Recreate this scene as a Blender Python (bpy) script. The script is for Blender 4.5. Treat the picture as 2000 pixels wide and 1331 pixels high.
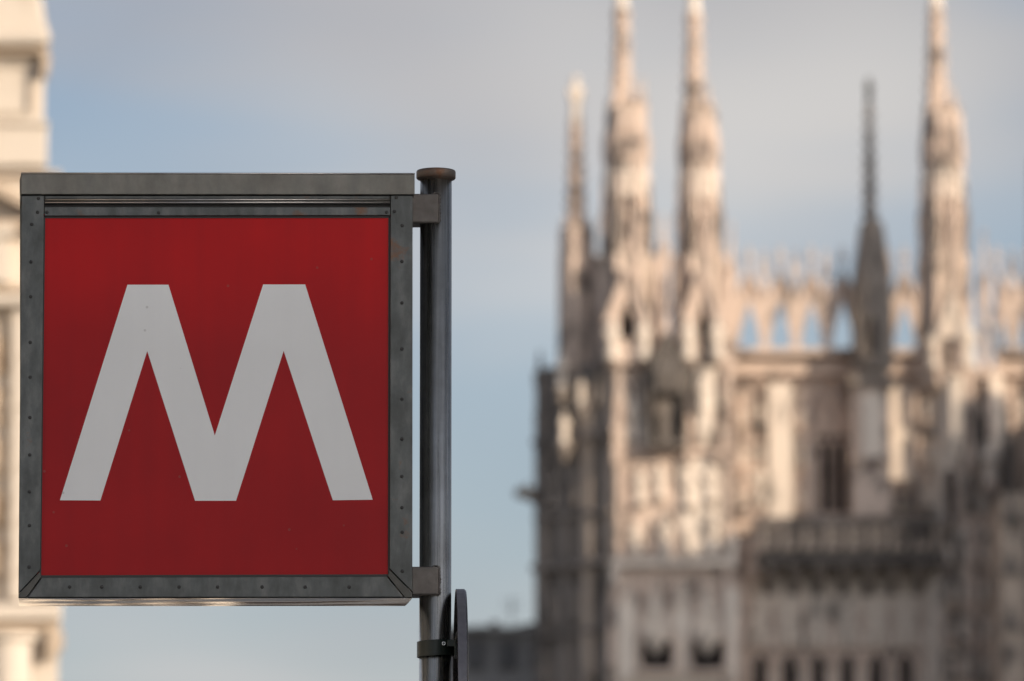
import bpy, math, random
from mathutils import Vector
from mathutils import noise as mnoise
random.seed(7)
R = math.radians
for o in list(bpy.data.objects):
    bpy.data.objects.remove(o)
SC = bpy.context.scene
COL = SC.collection

# ------------------------------------------------------------------ camera
F = 13150.0                      # focal length in pixels of the 2000 px wide photograph
PITCH = R(7.9)
CZ = 1.6
cd = bpy.data.cameras.new("camera")
cam = bpy.data.objects.new("camera", cd)
COL.objects.link(cam)
cam.location = (0, 0, CZ)
cam.rotation_euler = (R(90) + PITCH, 0, 0)
cd.sensor_width = 36.0
cd.lens = F / 2000 * 36.0
cd.clip_start = 0.5
cd.clip_end = 6000
cd.dof.use_dof = True
cd.dof.focus_distance = 15.48
cd.dof.aperture_fstop = 5.7
SC.camera = cam

# ------------------------------------------------------------------ world, sun, exposure
SUN_H = Vector((0.72, -0.694, 0))            # horizontal direction towards the sun
SUN_EL = R(15)
W = bpy.data.worlds.new("World")
SC.world = W
W.use_nodes = True
nt = W.node_tree
nt.nodes.clear()
N = nt.nodes.new
L = nt.links.new
out = N("ShaderNodeOutputWorld")
bg = N("ShaderNodeBackground")
bg.inputs[1].default_value = 0.10
L(bg.outputs[0], out.inputs[0])
sky = N("ShaderNodeTexSky")
sky.sky_type = 'NISHITA'
sky.sun_disc = False
sky.sun_elevation = SUN_EL
sky.sun_rotation = math.atan2(SUN_H.x, SUN_H.y)
sky.altitude = 100
sky.air_density = 1.0
sky.dust_density = 3.0
sky.ozone_density = 2.0
tc = N("ShaderNodeTexCoord")
mp = N("ShaderNodeMapping")
mp.inputs['Location'].default_value = (26.7663, 28.176, -23.8098)
mp.inputs['Rotation'].default_value = (0, R(10.047), 0)
mp.inputs['Scale'].default_value = (6.0, 6.0, 24.0)
L(tc.outputs['Generated'], mp.inputs['Vector'])
nz = N("ShaderNodeTexNoise")
nz.inputs['Scale'].default_value = 1.0
nz.inputs['Detail'].default_value = 3.0
nz.inputs['Roughness'].default_value = 0.45
L(mp.outputs[0], nz.inputs['Vector'])
rmp = N("ShaderNodeMapRange")
rmp.interpolation_type = 'SMOOTHSTEP'
rmp.inputs['From Min'].default_value = 0.40
rmp.inputs['From Max'].default_value = 0.70
rmp.inputs['To Min'].default_value = 0.36
rmp.inputs['To Max'].default_value = 0.97
L(nz.outputs['Fac'], rmp.inputs['Value'])
nz2 = N("ShaderNodeTexNoise")
nz2.inputs['Scale'].default_value = 0.8
nz2.inputs['Detail'].default_value = 2.0
mp2 = N("ShaderNodeMapping")
mp2.inputs['Location'].default_value = (25.5302, 11.7764, 7.5498)
mp2.inputs['Rotation'].default_value = (0, R(10.8699), 0)
mp2.inputs['Scale'].default_value = (8.0, 8.0, 12.0)
L(tc.outputs['Generated'], mp2.inputs['Vector'])
L(mp2.outputs[0], nz2.inputs['Vector'])
ccol = N("ShaderNodeValToRGB")
ccol.color_ramp.elements[0].position = 0.37
ccol.color_ramp.elements[0].color = (0.90, 0.895, 0.955, 1)
ccol.color_ramp.elements[1].position = 0.545
ccol.color_ramp.elements[1].color = (1.45, 1.40, 1.36, 1)
L(nz2.outputs['Fac'], ccol.inputs['Fac'])
csc = N("ShaderNodeVectorMath")
csc.operation = 'MULTIPLY'              # clouds are as bright as the sky they hang in
lum = N("ShaderNodeRGBToBW")
L(sky.outputs[0], lum.inputs[0])
L(ccol.outputs[0], csc.inputs[0])
L(lum.outputs[0], csc.inputs[1])
mx = N("ShaderNodeMix")
mx.data_type = 'RGBA'
L(rmp.outputs[0], mx.inputs['Factor'])
tint = N("ShaderNodeVectorMath")
tint.operation = 'MULTIPLY'
tint.inputs[1].default_value = (0.80, 0.845, 0.925)
L(sky.outputs[0], tint.inputs[0])
L(tint.outputs[0], mx.inputs['A'])
L(csc.outputs[0], mx.inputs['B'])
L(mx.outputs['Result'], bg.inputs[0])

sd = bpy.data.lights.new("sun", 'SUN')
sd.energy = 2.35
sd.angle = R(0.5)
sd.color = (1.0, 0.78, 0.55)
so = bpy.data.objects.new("sun", sd)
COL.objects.link(so)
sv = Vector((SUN_H.x * math.cos(SUN_EL), SUN_H.y * math.cos(SUN_EL), math.sin(SUN_EL)))
so.rotation_euler = sv.to_track_quat('Z', 'Y').to_euler()
so.location = (40, -30, 60)

SC.view_settings.view_transform = 'Standard'
SC.view_settings.look = 'None'
SC.view_settings.exposure = 0.70
SC.view_settings.gamma = 1.0
SC.view_settings.use_curve_mapping = False
SC.render.engine = 'CYCLES'
SC.cycles.use_denoising = True
SC.cycles.max_bounces = 6
SC.cycles.sample_clamp_indirect = 6

# ------------------------------------------------------------------ pixel -> place (photograph pixels, distance Y in metres)
CP, SP = math.cos(PITCH), math.sin(PITCH)


def ray(px, py):
    dx = (px - 1000.0) / F
    dy = (665.5 - py) / F
    return Vector((dx, CP - dy * SP, SP + dy * CP))


def at(px, py, Y):
    d = ray(px, py)
    return Vector((0, 0, CZ)) + d * (Y / d.y)


def Z(py, Y):
    return at(1000, py, Y).z


def X(px, Y, py=700):
    return at(px, py, Y).x


def M(px, Y):                      # length in metres of px photograph pixels at distance Y
    return px / F * Y * 1.006


# ------------------------------------------------------------------ materials
def mat_new(name):
    m = bpy.data.materials.new(name)
    m.use_nodes = True
    t = m.node_tree
    return m, t, t.nodes['Principled BSDF']


def stone(name, base, dark, amount=0.5, scale=1.2, streak=3.0, rough=0.85, bump=0.25):
    """light stone with soot and rain streaks"""
    m, t, b = mat_new(name)
    n, l = t.nodes.new, t.links.new
    geo = n("ShaderNodeNewGeometry")
    m1 = n("ShaderNodeMapping")
    m1.inputs['Scale'].default_value = (scale * streak, scale * streak, scale)
    l(geo.outputs['Position'], m1.inputs['Vector'])
    n1 = n("ShaderNodeTexNoise")
    n1.inputs['Scale'].default_value = 1.0
    n1.inputs['Detail'].default_value = 6
    n1.inputs['Roughness'].default_value = 0.65
    l(m1.outputs[0], n1.inputs['Vector'])
    n2 = n("ShaderNodeTexNoise")
    n2.inputs['Scale'].default_value = scale * 0.7
    n2.inputs['Detail'].default_value = 4
    l(geo.outputs['Position'], n2.inputs['Vector'])
    ad = n("ShaderNodeMath")
    ad.operation = 'ADD'
    l(n1.outputs['Fac'], ad.inputs[0])
    l(n2.outputs['Fac'], ad.inputs[1])
    r = n("ShaderNodeMapRange")
    r.interpolation_type = 'SMOOTHSTEP'
    r.inputs['From Min'].default_value = 1.32 - amount * 0.55
    r.inputs['From Max'].default_value = 1.55 - amount * 0.55
    l(ad.outputs[0], r.inputs['Value'])
    mxx = n("ShaderNodeMix")
    mxx.data_type = 'RGBA'
    mxx.inputs['A'].default_value = (*base, 1)
    mxx.inputs['B'].default_value = (*dark, 1)
    l(r.outputs[0], mxx.inputs['Factor'])
    l(mxx.outputs['Result'], b.inputs['Base Color'])
    b.inputs['Roughness'].default_value = rough
    bp = n("ShaderNodeBump")
    bp.inputs['Strength'].default_value = bump
    bp.inputs['Distance'].default_value = 0.05
    l(n1.outputs['Fac'], bp.inputs['Height'])
    l(bp.outputs[0], b.inputs['Normal'])
    return m


def plain(name, col, rough=0.6, metal=0.0):
    m, t, b = mat_new(name)
    b.inputs['Base Color'].default_value = (*col, 1)
    b.inputs['Roughness'].default_value = rough
    b.inputs['Metallic'].default_value = metal
    return m


def metal(name, c0, c1, c2, rough=(0.35, 0.6), mt=0.85, sc=(30, 30, 6), rust=0.0, speck=220):
    """weathered sheet steel: blotches, streaks, fine speckle"""
    m, t, b = mat_new(name)
    n, l = t.nodes.new, t.links.new
    tcn = n("ShaderNodeNewGeometry")
    mpn = n("ShaderNodeMapping")
    mpn.inputs['Scale'].default_value = sc
    l(tcn.outputs['Position'], mpn.inputs['Vector'])
    n1 = n("ShaderNodeTexNoise")
    n1.inputs['Scale'].default_value = 1
    n1.inputs['Detail'].default_value = 7
    n1.inputs['Roughness'].default_value = 0.62
    l(mpn.outputs[0], n1.inputs['Vector'])
    n2 = n("ShaderNodeTexNoise")
    n2.inputs['Scale'].default_value = 11
    n2.inputs['Detail'].default_value = 9
    n2.inputs['Roughness'].default_value = 0.68
    l(tcn.outputs['Position'], n2.inputs['Vector'])
    n3 = n("ShaderNodeTexNoise")
    n3.inputs['Scale'].default_value = speck
    n3.inputs['Detail'].default_value = 2
    l(tcn.outputs['Position'], n3.inputs['Vector'])
    cr = n("ShaderNodeValToRGB")
    e = cr.color_ramp.elements
    e[0].position, e[0].color = 0.3, (*c0, 1)
    e[1].position, e[1].color = 0.72, (*c2, 1)
    k = e.new(0.5)
    k.color = (*c1, 1)
    l(n1.outputs['Fac'], cr.inputs['Fac'])
    mxx = n("ShaderNodeMix")
    mxx.data_type = 'RGBA'
    mxx.blend_type = 'MULTIPLY'
    mxx.inputs['Factor'].default_value = 1.0
    cr2 = n("ShaderNodeValToRGB")
    cr2.color_ramp.elements[0].position = 0.33
    cr2.color_ramp.elements[0].color = (0.80, 0.785, 0.77, 1)
    cr2.color_ramp.elements[1].position = 0.62
    cr2.color_ramp.elements[1].color = (1.1, 1.1, 1.1, 1)
    l(n2.outputs['Fac'], cr2.inputs['Fac'])
    l(cr.outputs[0], mxx.inputs['A'])
    l(cr2.outputs[0], mxx.inputs['B'])
    last = mxx.outputs['Result']
    if rust > 0:
        rr = n("ShaderNodeMapRange")
        rr.inputs['From Min'].default_value = 0.62 - rust * 0.2
        rr.inputs['From Max'].default_value = 0.74 - rust * 0.2
        l(n2.outputs['Fac'], rr.inputs['Value'])
        m3 = n("ShaderNodeMix")
        m3.data_type = 'RGBA'
        l(rr.outputs[0], m3.inputs['Factor'])
        l(last, m3.inputs['A'])
        m3.inputs['B'].default_value = (0.16, 0.075, 0.04, 1)
        last = m3.outputs['Result']
    l(last, b.inputs['Base Color'])
    r = n("ShaderNodeMapRange")
    r.inputs['To Min'].default_value = rough[0]
    r.inputs['To Max'].default_value = rough[1]
    l(n1.outputs['Fac'], r.inputs['Value'])
    l(r.outputs[0], b.inputs['Roughness'])
    b.inputs['Metallic'].default_value = mt
    bp = n("ShaderNodeBump")
    bp.inputs['Strength'].default_value = 0.12
    bp.inputs['Distance'].default_value = 0.001
    l(n3.outputs['Fac'], bp.inputs['Height'])
    l(bp.outputs[0], b.inputs['Normal'])
    return m


def paint(name, col, var, rough, spec=0.5, coat=0.0, shade_grime=(0.2, 0.18, 0.17), shade_film=0.2):
    """flat sign face with faint dirt streaks and a few pale specks"""
    m, t, b = mat_new(name)
    n, l = t.nodes.new, t.links.new
    g = n("ShaderNodeNewGeometry")
    mpn = n("ShaderNodeMapping")
    mpn.inputs['Scale'].default_value = (26, 26, 1.2)
    l(g.outputs['Position'], mpn.inputs['Vector'])
    n1 = n("ShaderNodeTexNoise")
    n1.inputs['Scale'].default_value = 1
    n1.inputs['Detail'].default_value = 5
    l(mpn.outputs[0], n1.inputs['Vector'])
    n2 = n("ShaderNodeTexNoise")
    n2.inputs['Scale'].default_value = 3.2
    n2.inputs['Detail'].default_value = 4
    l(g.outputs['Position'], n2.inputs['Vector'])
    ad = n("ShaderNodeMath")
    ad.operation = 'ADD'
    l(n1.outputs['Fac'], ad.inputs[0])
    l(n2.outputs['Fac'], ad.inputs[1])
    r = n("ShaderNodeMapRange")
    r.inputs['From Min'].default_value = 0.7
    r.inputs['From Max'].default_value = 1.3
    l(ad.outputs[0], r.inputs['Value'])
    mxx = n("ShaderNodeMix")
    mxx.data_type = 'RGBA'
    mxx.inputs['A'].default_value = (*col, 1)
    mxx.inputs['B'].default_value = (*var, 1)
    l(r.outputs[0], mxx.inputs['Factor'])
    # light fall-off put into the colour, darker towards the foot, over patchy dirt, with thin rain runs and a few specks
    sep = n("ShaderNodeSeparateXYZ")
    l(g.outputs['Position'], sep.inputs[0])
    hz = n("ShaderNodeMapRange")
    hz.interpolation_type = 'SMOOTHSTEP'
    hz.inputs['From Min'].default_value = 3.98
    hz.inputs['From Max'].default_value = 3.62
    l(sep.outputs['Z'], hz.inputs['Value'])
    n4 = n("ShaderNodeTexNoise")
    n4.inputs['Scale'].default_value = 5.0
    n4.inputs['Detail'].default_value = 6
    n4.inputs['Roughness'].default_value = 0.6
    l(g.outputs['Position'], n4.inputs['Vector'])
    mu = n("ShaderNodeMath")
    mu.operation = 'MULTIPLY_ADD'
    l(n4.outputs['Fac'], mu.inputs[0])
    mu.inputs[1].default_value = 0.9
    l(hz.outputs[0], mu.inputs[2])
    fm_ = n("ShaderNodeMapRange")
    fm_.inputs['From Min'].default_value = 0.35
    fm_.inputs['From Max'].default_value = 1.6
    fm_.inputs['To Max'].default_value = shade_film
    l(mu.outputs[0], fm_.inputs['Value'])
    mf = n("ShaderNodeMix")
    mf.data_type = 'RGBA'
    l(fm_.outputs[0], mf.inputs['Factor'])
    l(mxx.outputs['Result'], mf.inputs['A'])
    mf.inputs['B'].default_value = (*shade_grime, 1)
    vo = n("ShaderNodeTexVoronoi")
    vo.inputs['Scale'].default_value = 14.0
    l(g.outputs['Position'], vo.inputs['Vector'])
    sp_ = n("ShaderNodeMapRange")
    sp_.inputs['From Min'].default_value = 0.035
    sp_.inputs['From Max'].default_value = 0.055
    sp_.inputs['To Min'].default_value = 0.30
    sp_.inputs['To Max'].default_value = 0.0
    l(vo.outputs['Distance'], sp_.inputs['Value'])
    ms_ = n("ShaderNodeMix")
    ms_.data_type = 'RGBA'
    l(sp_.outputs[0], ms_.inputs['Factor'])
    l(mf.outputs['Result'], ms_.inputs['A'])
    ms_.inputs['B'].default_value = (0.16, 0.13, 0.115, 1)
    l(ms_.outputs['Result'], b.inputs['Base Color'])
    rr_ = n("ShaderNodeMapRange")
    rr_.inputs['To Min'].default_value = rough - 0.06
    rr_.inputs['To Max'].default_value = rough + 0.14
    l(n4.outputs['Fac'], rr_.inputs['Value'])
    l(rr_.outputs[0], b.inputs['Roughness'])
    b.inputs['Specular IOR Level'].default_value = spec
    b.inputs['Coat Weight'].default_value = coat
    b.inputs['Coat Roughness'].default_value = 0.15
    return m


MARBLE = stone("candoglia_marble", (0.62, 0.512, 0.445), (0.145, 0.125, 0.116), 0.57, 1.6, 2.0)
MARBLE_D = stone("soot_shade_marble", (0.25, 0.222, 0.202), (0.060, 0.055, 0.052), 0.60, 0.9, 3.0)  # darker copy: soot, and shade of the sunless side put into the colour
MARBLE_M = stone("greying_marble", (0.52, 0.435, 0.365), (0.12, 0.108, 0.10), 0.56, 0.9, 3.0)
MARBLE_K = stone("shade_black_marble", (0.13, 0.118, 0.11), (0.05, 0.046, 0.044), 0.55, 1.2, 2.0)  # near-black copy: shade of niche and balcony put into the colour
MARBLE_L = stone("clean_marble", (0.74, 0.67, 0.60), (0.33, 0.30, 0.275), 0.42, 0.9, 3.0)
CREAM = stone("cream_limestone", (0.60, 0.545, 0.48), (0.46, 0.39, 0.32), 0.36, 1.1, 2.0, bump=0.1)
CREAM_D = stone("tan_shade_limestone", (0.50, 0.415, 0.33), (0.36, 0.275, 0.20), 0.45, 1.4, 2.0, bump=0.1)  # darker copy of the cream: shaded edges and undersides put into the colour
PALE = stone("pale_plaster", (0.62, 0.58, 0.53), (0.48, 0.45, 0.41), 0.4, 0.3, 1.5)
OCHRE = stone("ochre_plaster", (0.46, 0.40, 0.32), (0.34, 0.29, 0.23), 0.4, 0.3, 1.5)
GREYST = stone("dark_grey_stone", (0.40, 0.39, 0.38), (0.22, 0.215, 0.21), 0.5, 0.5, 1.5)
BRICK = stone("brown_render", (0.19, 0.12, 0.08), (0.09, 0.065, 0.05), 0.5, 0.4, 2.0)
ROOF = stone("slate_roof", (0.07, 0.068, 0.066), (0.04, 0.04, 0.04), 0.5, 0.5, 1.0)
GLASS = plain("dark_window_glass", (0.02, 0.02, 0.022), 0.2)
VOID = plain("window_darkness", (0.025, 0.02, 0.02), 0.9)
BRONZE = metal("dark_bronze", (0.05, 0.05, 0.045), (0.08, 0.08, 0.07), (0.11, 0.11, 0.1), (0.4, 0.6), 0.6)
STEEL = metal("weathered_steel", (0.070, 0.074, 0.073), (0.100, 0.106, 0.105), (0.155, 0.158, 0.155), (0.34, 0.56), 0.78, (30, 30, 11), rust=0.07)
LIDST = metal("stained_lid_steel", (0.145, 0.142, 0.13), (0.18, 0.174, 0.155), (0.225, 0.212, 0.19), (0.4, 0.6), 0.75, (26, 26, 9), rust=0.14)
POLEST = metal("galvanised_pole_steel", (0.20, 0.19, 0.165), (0.50, 0.49, 0.45), (0.80, 0.78, 0.73), (0.20, 0.36), 0.97, (95, 95, 1.1), rust=0.0)
BRKST = metal("bracket_steel", (0.10, 0.092, 0.085), (0.145, 0.13, 0.12), (0.185, 0.17, 0.158), (0.45, 0.6), 0.7, (24, 24, 24), rust=0.15)
CAPST = metal("rusty_cap_steel", (0.12, 0.10, 0.085), (0.16, 0.13, 0.11), (0.20, 0.16, 0.13), (0.45, 0.65), 0.6, (14, 14, 14), rust=0.7)
MIRROR = metal("bright_underside_steel", (0.78, 0.72, 0.64), (0.86, 0.8, 0.72), (0.9, 0.85, 0.78), (0.05, 0.10), 1.0, (6, 6, 6))
SCREW = plain("screw_steel", (0.045, 0.043, 0.042), 0.5, 0.6)
DARKST = metal("dark_strip_steel", (0.07, 0.07, 0.065), (0.10, 0.098, 0.09), (0.13, 0.125, 0.115), (0.4, 0.6), 0.8, (12, 12, 12))
BEADST = metal("bright_bead_steel", (0.40, 0.37, 0.35), (0.5, 0.47, 0.44), (0.58, 0.55, 0.52), (0.25, 0.4), 0.9, (9, 9, 9))
BOLT = plain("bright_bolt_steel", (0.75, 0.76, 0.78), 0.25, 1.0)
RED = paint("red_sign_face", (0.52, 0.008, 0.010), (0.44, 0.008, 0.011), 0.30, 0.14, shade_grime=(0.18, 0.012, 0.016), shade_film=0.56)
WHITE = paint("white_vinyl", (0.86, 0.865, 0.86), (0.82, 0.825, 0.82), 0.42, 0.4, shade_grime=(0.55, 0.55, 0.55), shade_film=0.30)
GREENB = plain("dark_green_band", (0.020, 0.030, 0.024), 0.4)
PLATE = metal("grey_plate_rim", (0.10, 0.10, 0.115), (0.13, 0.13, 0.15), (0.16, 0.16, 0.18), (0.4, 0.55), 0.3, (12, 12, 12))
PLATEB = metal("plate_back_metal", (0.06, 0.06, 0.06), (0.09, 0.085, 0.08), (0.13, 0.12, 0.11), (0.2, 0.35), 0.9, (12, 12, 12))

# ------------------------------------------------------------------ object helpers
WL = {}                            # world location of every parent object


def root(name, loc, label, cat, group=None, kind=None):
    o = bpy.data.objects.new(name, None)
    COL.objects.link(o)
    o.location = loc
    o.empty_display_size = 0.3
    o['label'] = label
    o['category'] = cat
    if group:
        o['group'] = group
    WL[o.name] = Vector(loc)
    return o


def place(me, name, loc, parent=None, scale=(1, 1, 1), rz=0.0, label=None, ry=0.0):
    o = bpy.data.objects.new(name, me)
    COL.objects.link(o)
    loc = Vector(loc)
    WL[o.name] = loc
    if parent is not None:
        o.parent = parent
        o.location = loc - WL[parent.name]
    else:
        o.location = loc
    o.scale = scale
    o.rotation_euler = (0, ry, rz)
    if label:
        o['label'] = label
    return o


class MB:
    def __init__(s):
        s.v, s.f = [], []

    def add(s, vs, fs):
        k = len(s.v)
        s.v += [Vector(p) for p in vs]
        s.f += [tuple(i + k for i in f) for f in fs]
        return s

    def box(s, x0, x1, y0, y1, z0, z1):
        return s.add([(x0, y0, z0), (x1, y0, z0), (x1, y1, z0), (x0, y1, z0), (x0, y0, z1), (x1, y0, z1), (x1, y1, z1), (x0, y1, z1)],
                     [(0, 3, 2, 1), (4, 5, 6, 7), (0, 1, 5, 4), (1, 2, 6, 5), (2, 3, 7, 6), (3, 0, 4, 7)])

    def plan(s, pts, z0, z1, taper=1.0):
        """vertical prism over a plan outline"""
        n = len(pts)
        cx = sum(p[0] for p in pts) / n
        cy = sum(p[1] for p in pts) / n
        a = [(p[0], p[1], z0) for p in pts]
        b = [(cx + (p[0] - cx) * taper, cy + (p[1] - cy) * taper, z1) for p in pts]
        fs = [tuple(range(n))[::-1], tuple(range(n, 2 * n))]
        fs += [(i, (i + 1) % n, n + (i + 1) % n, n + i) for i in range(n)]
        return s.add(a + b, fs)

    def elev(s, pts, y0, y1):
        """outline in (x, z) pushed through from y0 to y1"""
        n = len(pts)
        fs = [tuple(range(n)), tuple(range(n, 2 * n))[::-1]]
        fs += [((i + 1) % n, i, n + i, n + (i + 1) % n) for i in range(n)]
        return s.add([(p[0], y0, p[1]) for p in pts] + [(p[0], y1, p[1]) for p in pts], fs)

    def strip(s, A, B, y0, y1):
        """frame between two open (x, z) outlines A (outer) and B (inner)"""
        n = len(A)
        vs = [(p[0], y0, p[1]) for p in A] + [(p[0], y0, p[1]) for p in B]
        vs += [(p[0], y1, p[1]) for p in A] + [(p[0], y1, p[1]) for p in B]
        fs = []
        for i in range(n - 1):
            a, b, c, d = i, i + 1, n + i + 1, n + i
            fs += [(a, b, c, d), (2 * n + d, 2 * n + c, 2 * n + b, 2 * n + a),
                   (b, a, 2 * n + a, 2 * n + b), (d, c, 2 * n + c, 2 * n + d)]
        fs += [(0, n, 3 * n, 2 * n), (n - 1, 3 * n - 1, 4 * n - 1, 2 * n - 1)]
        return s.add(vs, fs)

    def lathe(s, prof, n=8, c=(0, 0), rot=None, sx=1.0, sy=1.0):
        """prof = [(z, r)]; rot default puts a flat facet towards -y"""
        if rot is None:
            rot = math.pi / n
        k0 = len(s.v)
        vs, fs = [], []
        for z, r in prof:
            for i in range(n):
                a = rot + 2 * math.pi * i / n
                vs.append((c[0] + r * math.sin(a) * sx, c[1] - r * math.cos(a) * sy, z))
        for j in range(len(prof) - 1):
            for i in range(n):
                fs.append((j * n + i, j * n + (i + 1) % n, (j + 1) * n + (i + 1) % n, (j + 1) * n + i))
        fs += [tuple(range(n))[::-1], tuple(range((len(prof) - 1) * n, len(prof) * n))]
        return s.add(vs, fs)

    def rod(s, a, b, r, n=6, r2=None):
        a, b = Vector(a), Vector(b)
        d = (b - a).normalized()
        u = d.orthogonal().normalized()
        w = d.cross(u)
        r2 = r if r2 is None else r2
        vs = [a + (u * math.cos(t) + w * math.sin(t)) * r for t in [2 * math.pi * i / n for i in range(n)]]
        vs += [b + (u * math.cos(t) + w * math.sin(t)) * r2 for t in [2 * math.pi * i / n for i in range(n)]]
        return s.add(vs, [tuple(range(n))[::-1], tuple(range(n, 2 * n))] + [(i, (i + 1) % n, n + (i + 1) % n, n + i) for i in range(n)])

    def bud(s, p, r, h):
        """little crocket: a six-point diamond"""
        x, y, z = p
        return s.add([(x - r, y, z), (x, y - r, z), (x + r, y, z), (x, y + r, z), (x, y, z + h), (x, y, z - h)],
                     [(0, 1, 4), (1, 2, 4), (2, 3, 4), (3, 0, 4), (1, 0, 5), (2, 1, 5), (3, 2, 5), (0, 3, 5)])

    def mesh(s, name, mat, smooth=False, origin=None):
        o = Vector(origin) if origin is not None else Vector((0, 0, 0))
        me = bpy.data.meshes.new(name)
        me.from_pydata([tuple(p - o) for p in s.v], [], s.f)
        me.materials.append(mat)
        import bmesh
        b = bmesh.new()
        b.from_mesh(me)
        bmesh.ops.recalc_face_normals(b, faces=b.faces)
        b.to_mesh(me)
        b.free()
        if smooth:
            for p in me.polygons:
                p.use_smooth = True
        me.update()
        return me

    def build(s, name, mat, parent=None, smooth=False, label=None, bevel=0.0):
        lo = Vector((min(p.x for p in s.v), min(p.y for p in s.v), min(p.z for p in s.v)))
        hi = Vector((max(p.x for p in s.v), max(p.y for p in s.v), max(p.z for p in s.v)))
        c = Vector(((lo.x + hi.x) / 2, (lo.y + hi.y) / 2, lo.z))
        o = place(s.mesh(name, mat, smooth, c), name, c, parent, label=label)
        if bevel:
            m = o.modifiers.new("bevel", 'BEVEL')
            m.width = bevel
            m.segments = 2
            m.limit_method = 'ANGLE'
        return o


def arch(w, h, n=7, x=0.0, z=0.0, sharp=1.0):
    """pointed arch outline from the left foot over the apex to the right foot"""
    rise = min(h * 0.98, w * 0.866 * sharp)
    hs = h - rise
    pts = [(x - w / 2, z)]
    half = []
    for i in range(n + 1):
        t = math.radians(60) * i / n
        half.append((x + w / 2 - w * math.cos(t), z + hs + rise * math.sin(t) / math.sin(math.radians(60))))
    pts += half
    pts += [(2 * x - p[0], p[1]) for p in half[-2::-1]]
    pts.append((x + w / 2, z))
    return pts


# ------------------------------------------------------------------ ground of the square
g = MB()
g.box(-2500, 2500, -800, 4000, -0.5, 0.0)
gm, gt, gb = mat_new("square_paving")
br = gt.nodes.new("ShaderNodeTexBrick")
br.inputs['Scale'].default_value = 1.0
br.inputs['Color1'].default_value = (0.33, 0.31, 0.28, 1)
br.inputs['Color2'].default_value = (0.27, 0.255, 0.235, 1)
br.inputs['Mortar'].default_value = (0.09, 0.085, 0.08, 1)
br.inputs['Mortar Size'].default_value = 0.01
gg = gt.nodes.new("ShaderNodeNewGeometry")
gt.links.new(gg.outputs['Position'], br.inputs['Vector'])
gt.links.new(br.outputs['Color'], gb.inputs['Base Color'])
gb.inputs['Roughness'].default_value = 0.6
go = g.build("ground", gm)
go['kind'] = 'structure'

# ------------------------------------------------------------------ added buildings outside the frame: shade for sign and cathedral, bounce light
def added_palazzo(name, x0, x1, y0, y1, h, label, storeys, side=-1, wall=None):
    r = root(name, ((x0 + x1) / 2, (y0 + y1) / 2, 0), label, "building")
    MB().box(x0, x1, y0, y1, 0, h).build("wall", wall or OCHRE, r)
    MB().box(x0 - 0.8, x1 + 0.8, y0 - 0.8, y1 + 0.8, h, h + 0.7).build("cornice", CREAM, r)
    cx, cy = (x0 + x1) / 2, (y0 + y1) / 2
    rf = MB()
    rf.add([(x0, y0, h + .7), (x1, y0, h + .7), (x1, y1, h + .7), (x0, y1, h + .7), (cx, y0 + (x1 - x0) / 2, h + 1.7), (cx, y1 - (x1 - x0) / 2, h + 1.7)],
           [(0, 1, 4), (1, 2, 5, 4), (2, 3, 5), (3, 0, 4, 5), (3, 2, 1, 0)])
    rf.build("roof", ROOF, r)
    fr = MB()
    fr.box(-0.08, 0.0, -0.95, 0.95, -0.15, 2.9)
    fme = fr.mesh("window", CREAM)
    pme = MB().box(-0.10, -0.081, -0.7, 0.7, 0.1, 2.65).mesh("pane", GLASS)
    dz = h / storeys
    for k in range(storeys):
        y = y0 + 2.5
        while y < y1 - 1.5:
            fx, rz = (x0, 0) if side < 0 else (x1, math.pi)
            w = place(fme, "window", (fx, y, k * dz + 1.3), r, rz=rz)
            place(pme, "pane", (fx, y, k * dz + 1.3), w)
            y += 4.0
    return r


added_palazzo("added_palazzo", 35, 50, -46, 22, 17.0, "added unseen ochre building right of the camera, shading the sign", 4)
added_palazzo("added_palazzo", -62, -46, -75, 62, 22, "added unseen cream building at the left, bouncing sunlight onto the sign", 5, 1, PALE)
added_palazzo("added_tower", 40, 54, 152, 188, 34.9, "added unseen ochre tower block, shading the lower cathedral", 6)

tb = bpy.data.objects["added_tower"]
rr2 = random.Random(3)
yy = 152.5
while yy < 187:
    wd_ = rr2.uniform(.5, 1.5)
    hh_ = rr2.uniform(.5, 2.2)
    xx = rr2.choice((40.2, 40.2, 42.0))
    MB().box(xx, xx + 1.0, yy, yy + wd_, 35.6, 35.6 + hh_).build("chimney", OCHRE, tb)  # added blocks that roughen the edge of the tower's shadow
    yy += wd_ + rr2.uniform(.6, 2.0)

# ------------------------------------------------------------------ THE CATHEDRAL
YF = 200.0                        # front faces of the piers
YW = 202.4                        # wall of the bays
cath = root("cathedral", (X(1500, 205), 206, 0),
            "pale gothic marble cathedral crowded with sunlit spires, blurred behind the red sign", "cathedral")

# shared small meshes, unit height, base at the origin
mb = MB()
prof = [(0, .17), (.05, .175), (.12, .15), (.40, .125), (.56, .135), (.66, .165), (.76, .155), (.80, .07), (.83, .055), (.86, .075), (.91, .09), (.96, .075), (1.0, .02)]
mb.lathe(prof, 10, sy=0.75)
mb.rod((-.13, -.03, .74), (-.16, -.10, .52), .045, 6, .035)
mb.rod((-.16, -.10, .52), (-.03, -.16, .58), .035, 6, .03)
mb.rod((.13, -.02, .74), (.17, -.08, .50), .045, 6, .035)
STAT = mb.mesh("statue", MARBLE_L, True)
mb2 = MB()
mb2.v, mb2.f = list(mb.v), list(mb.f)
STATD = mb2.mesh("dark_statue", BRONZE, True)
STATS = mb2.mesh("soot_shade_statue", MARBLE_D, True)


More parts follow.
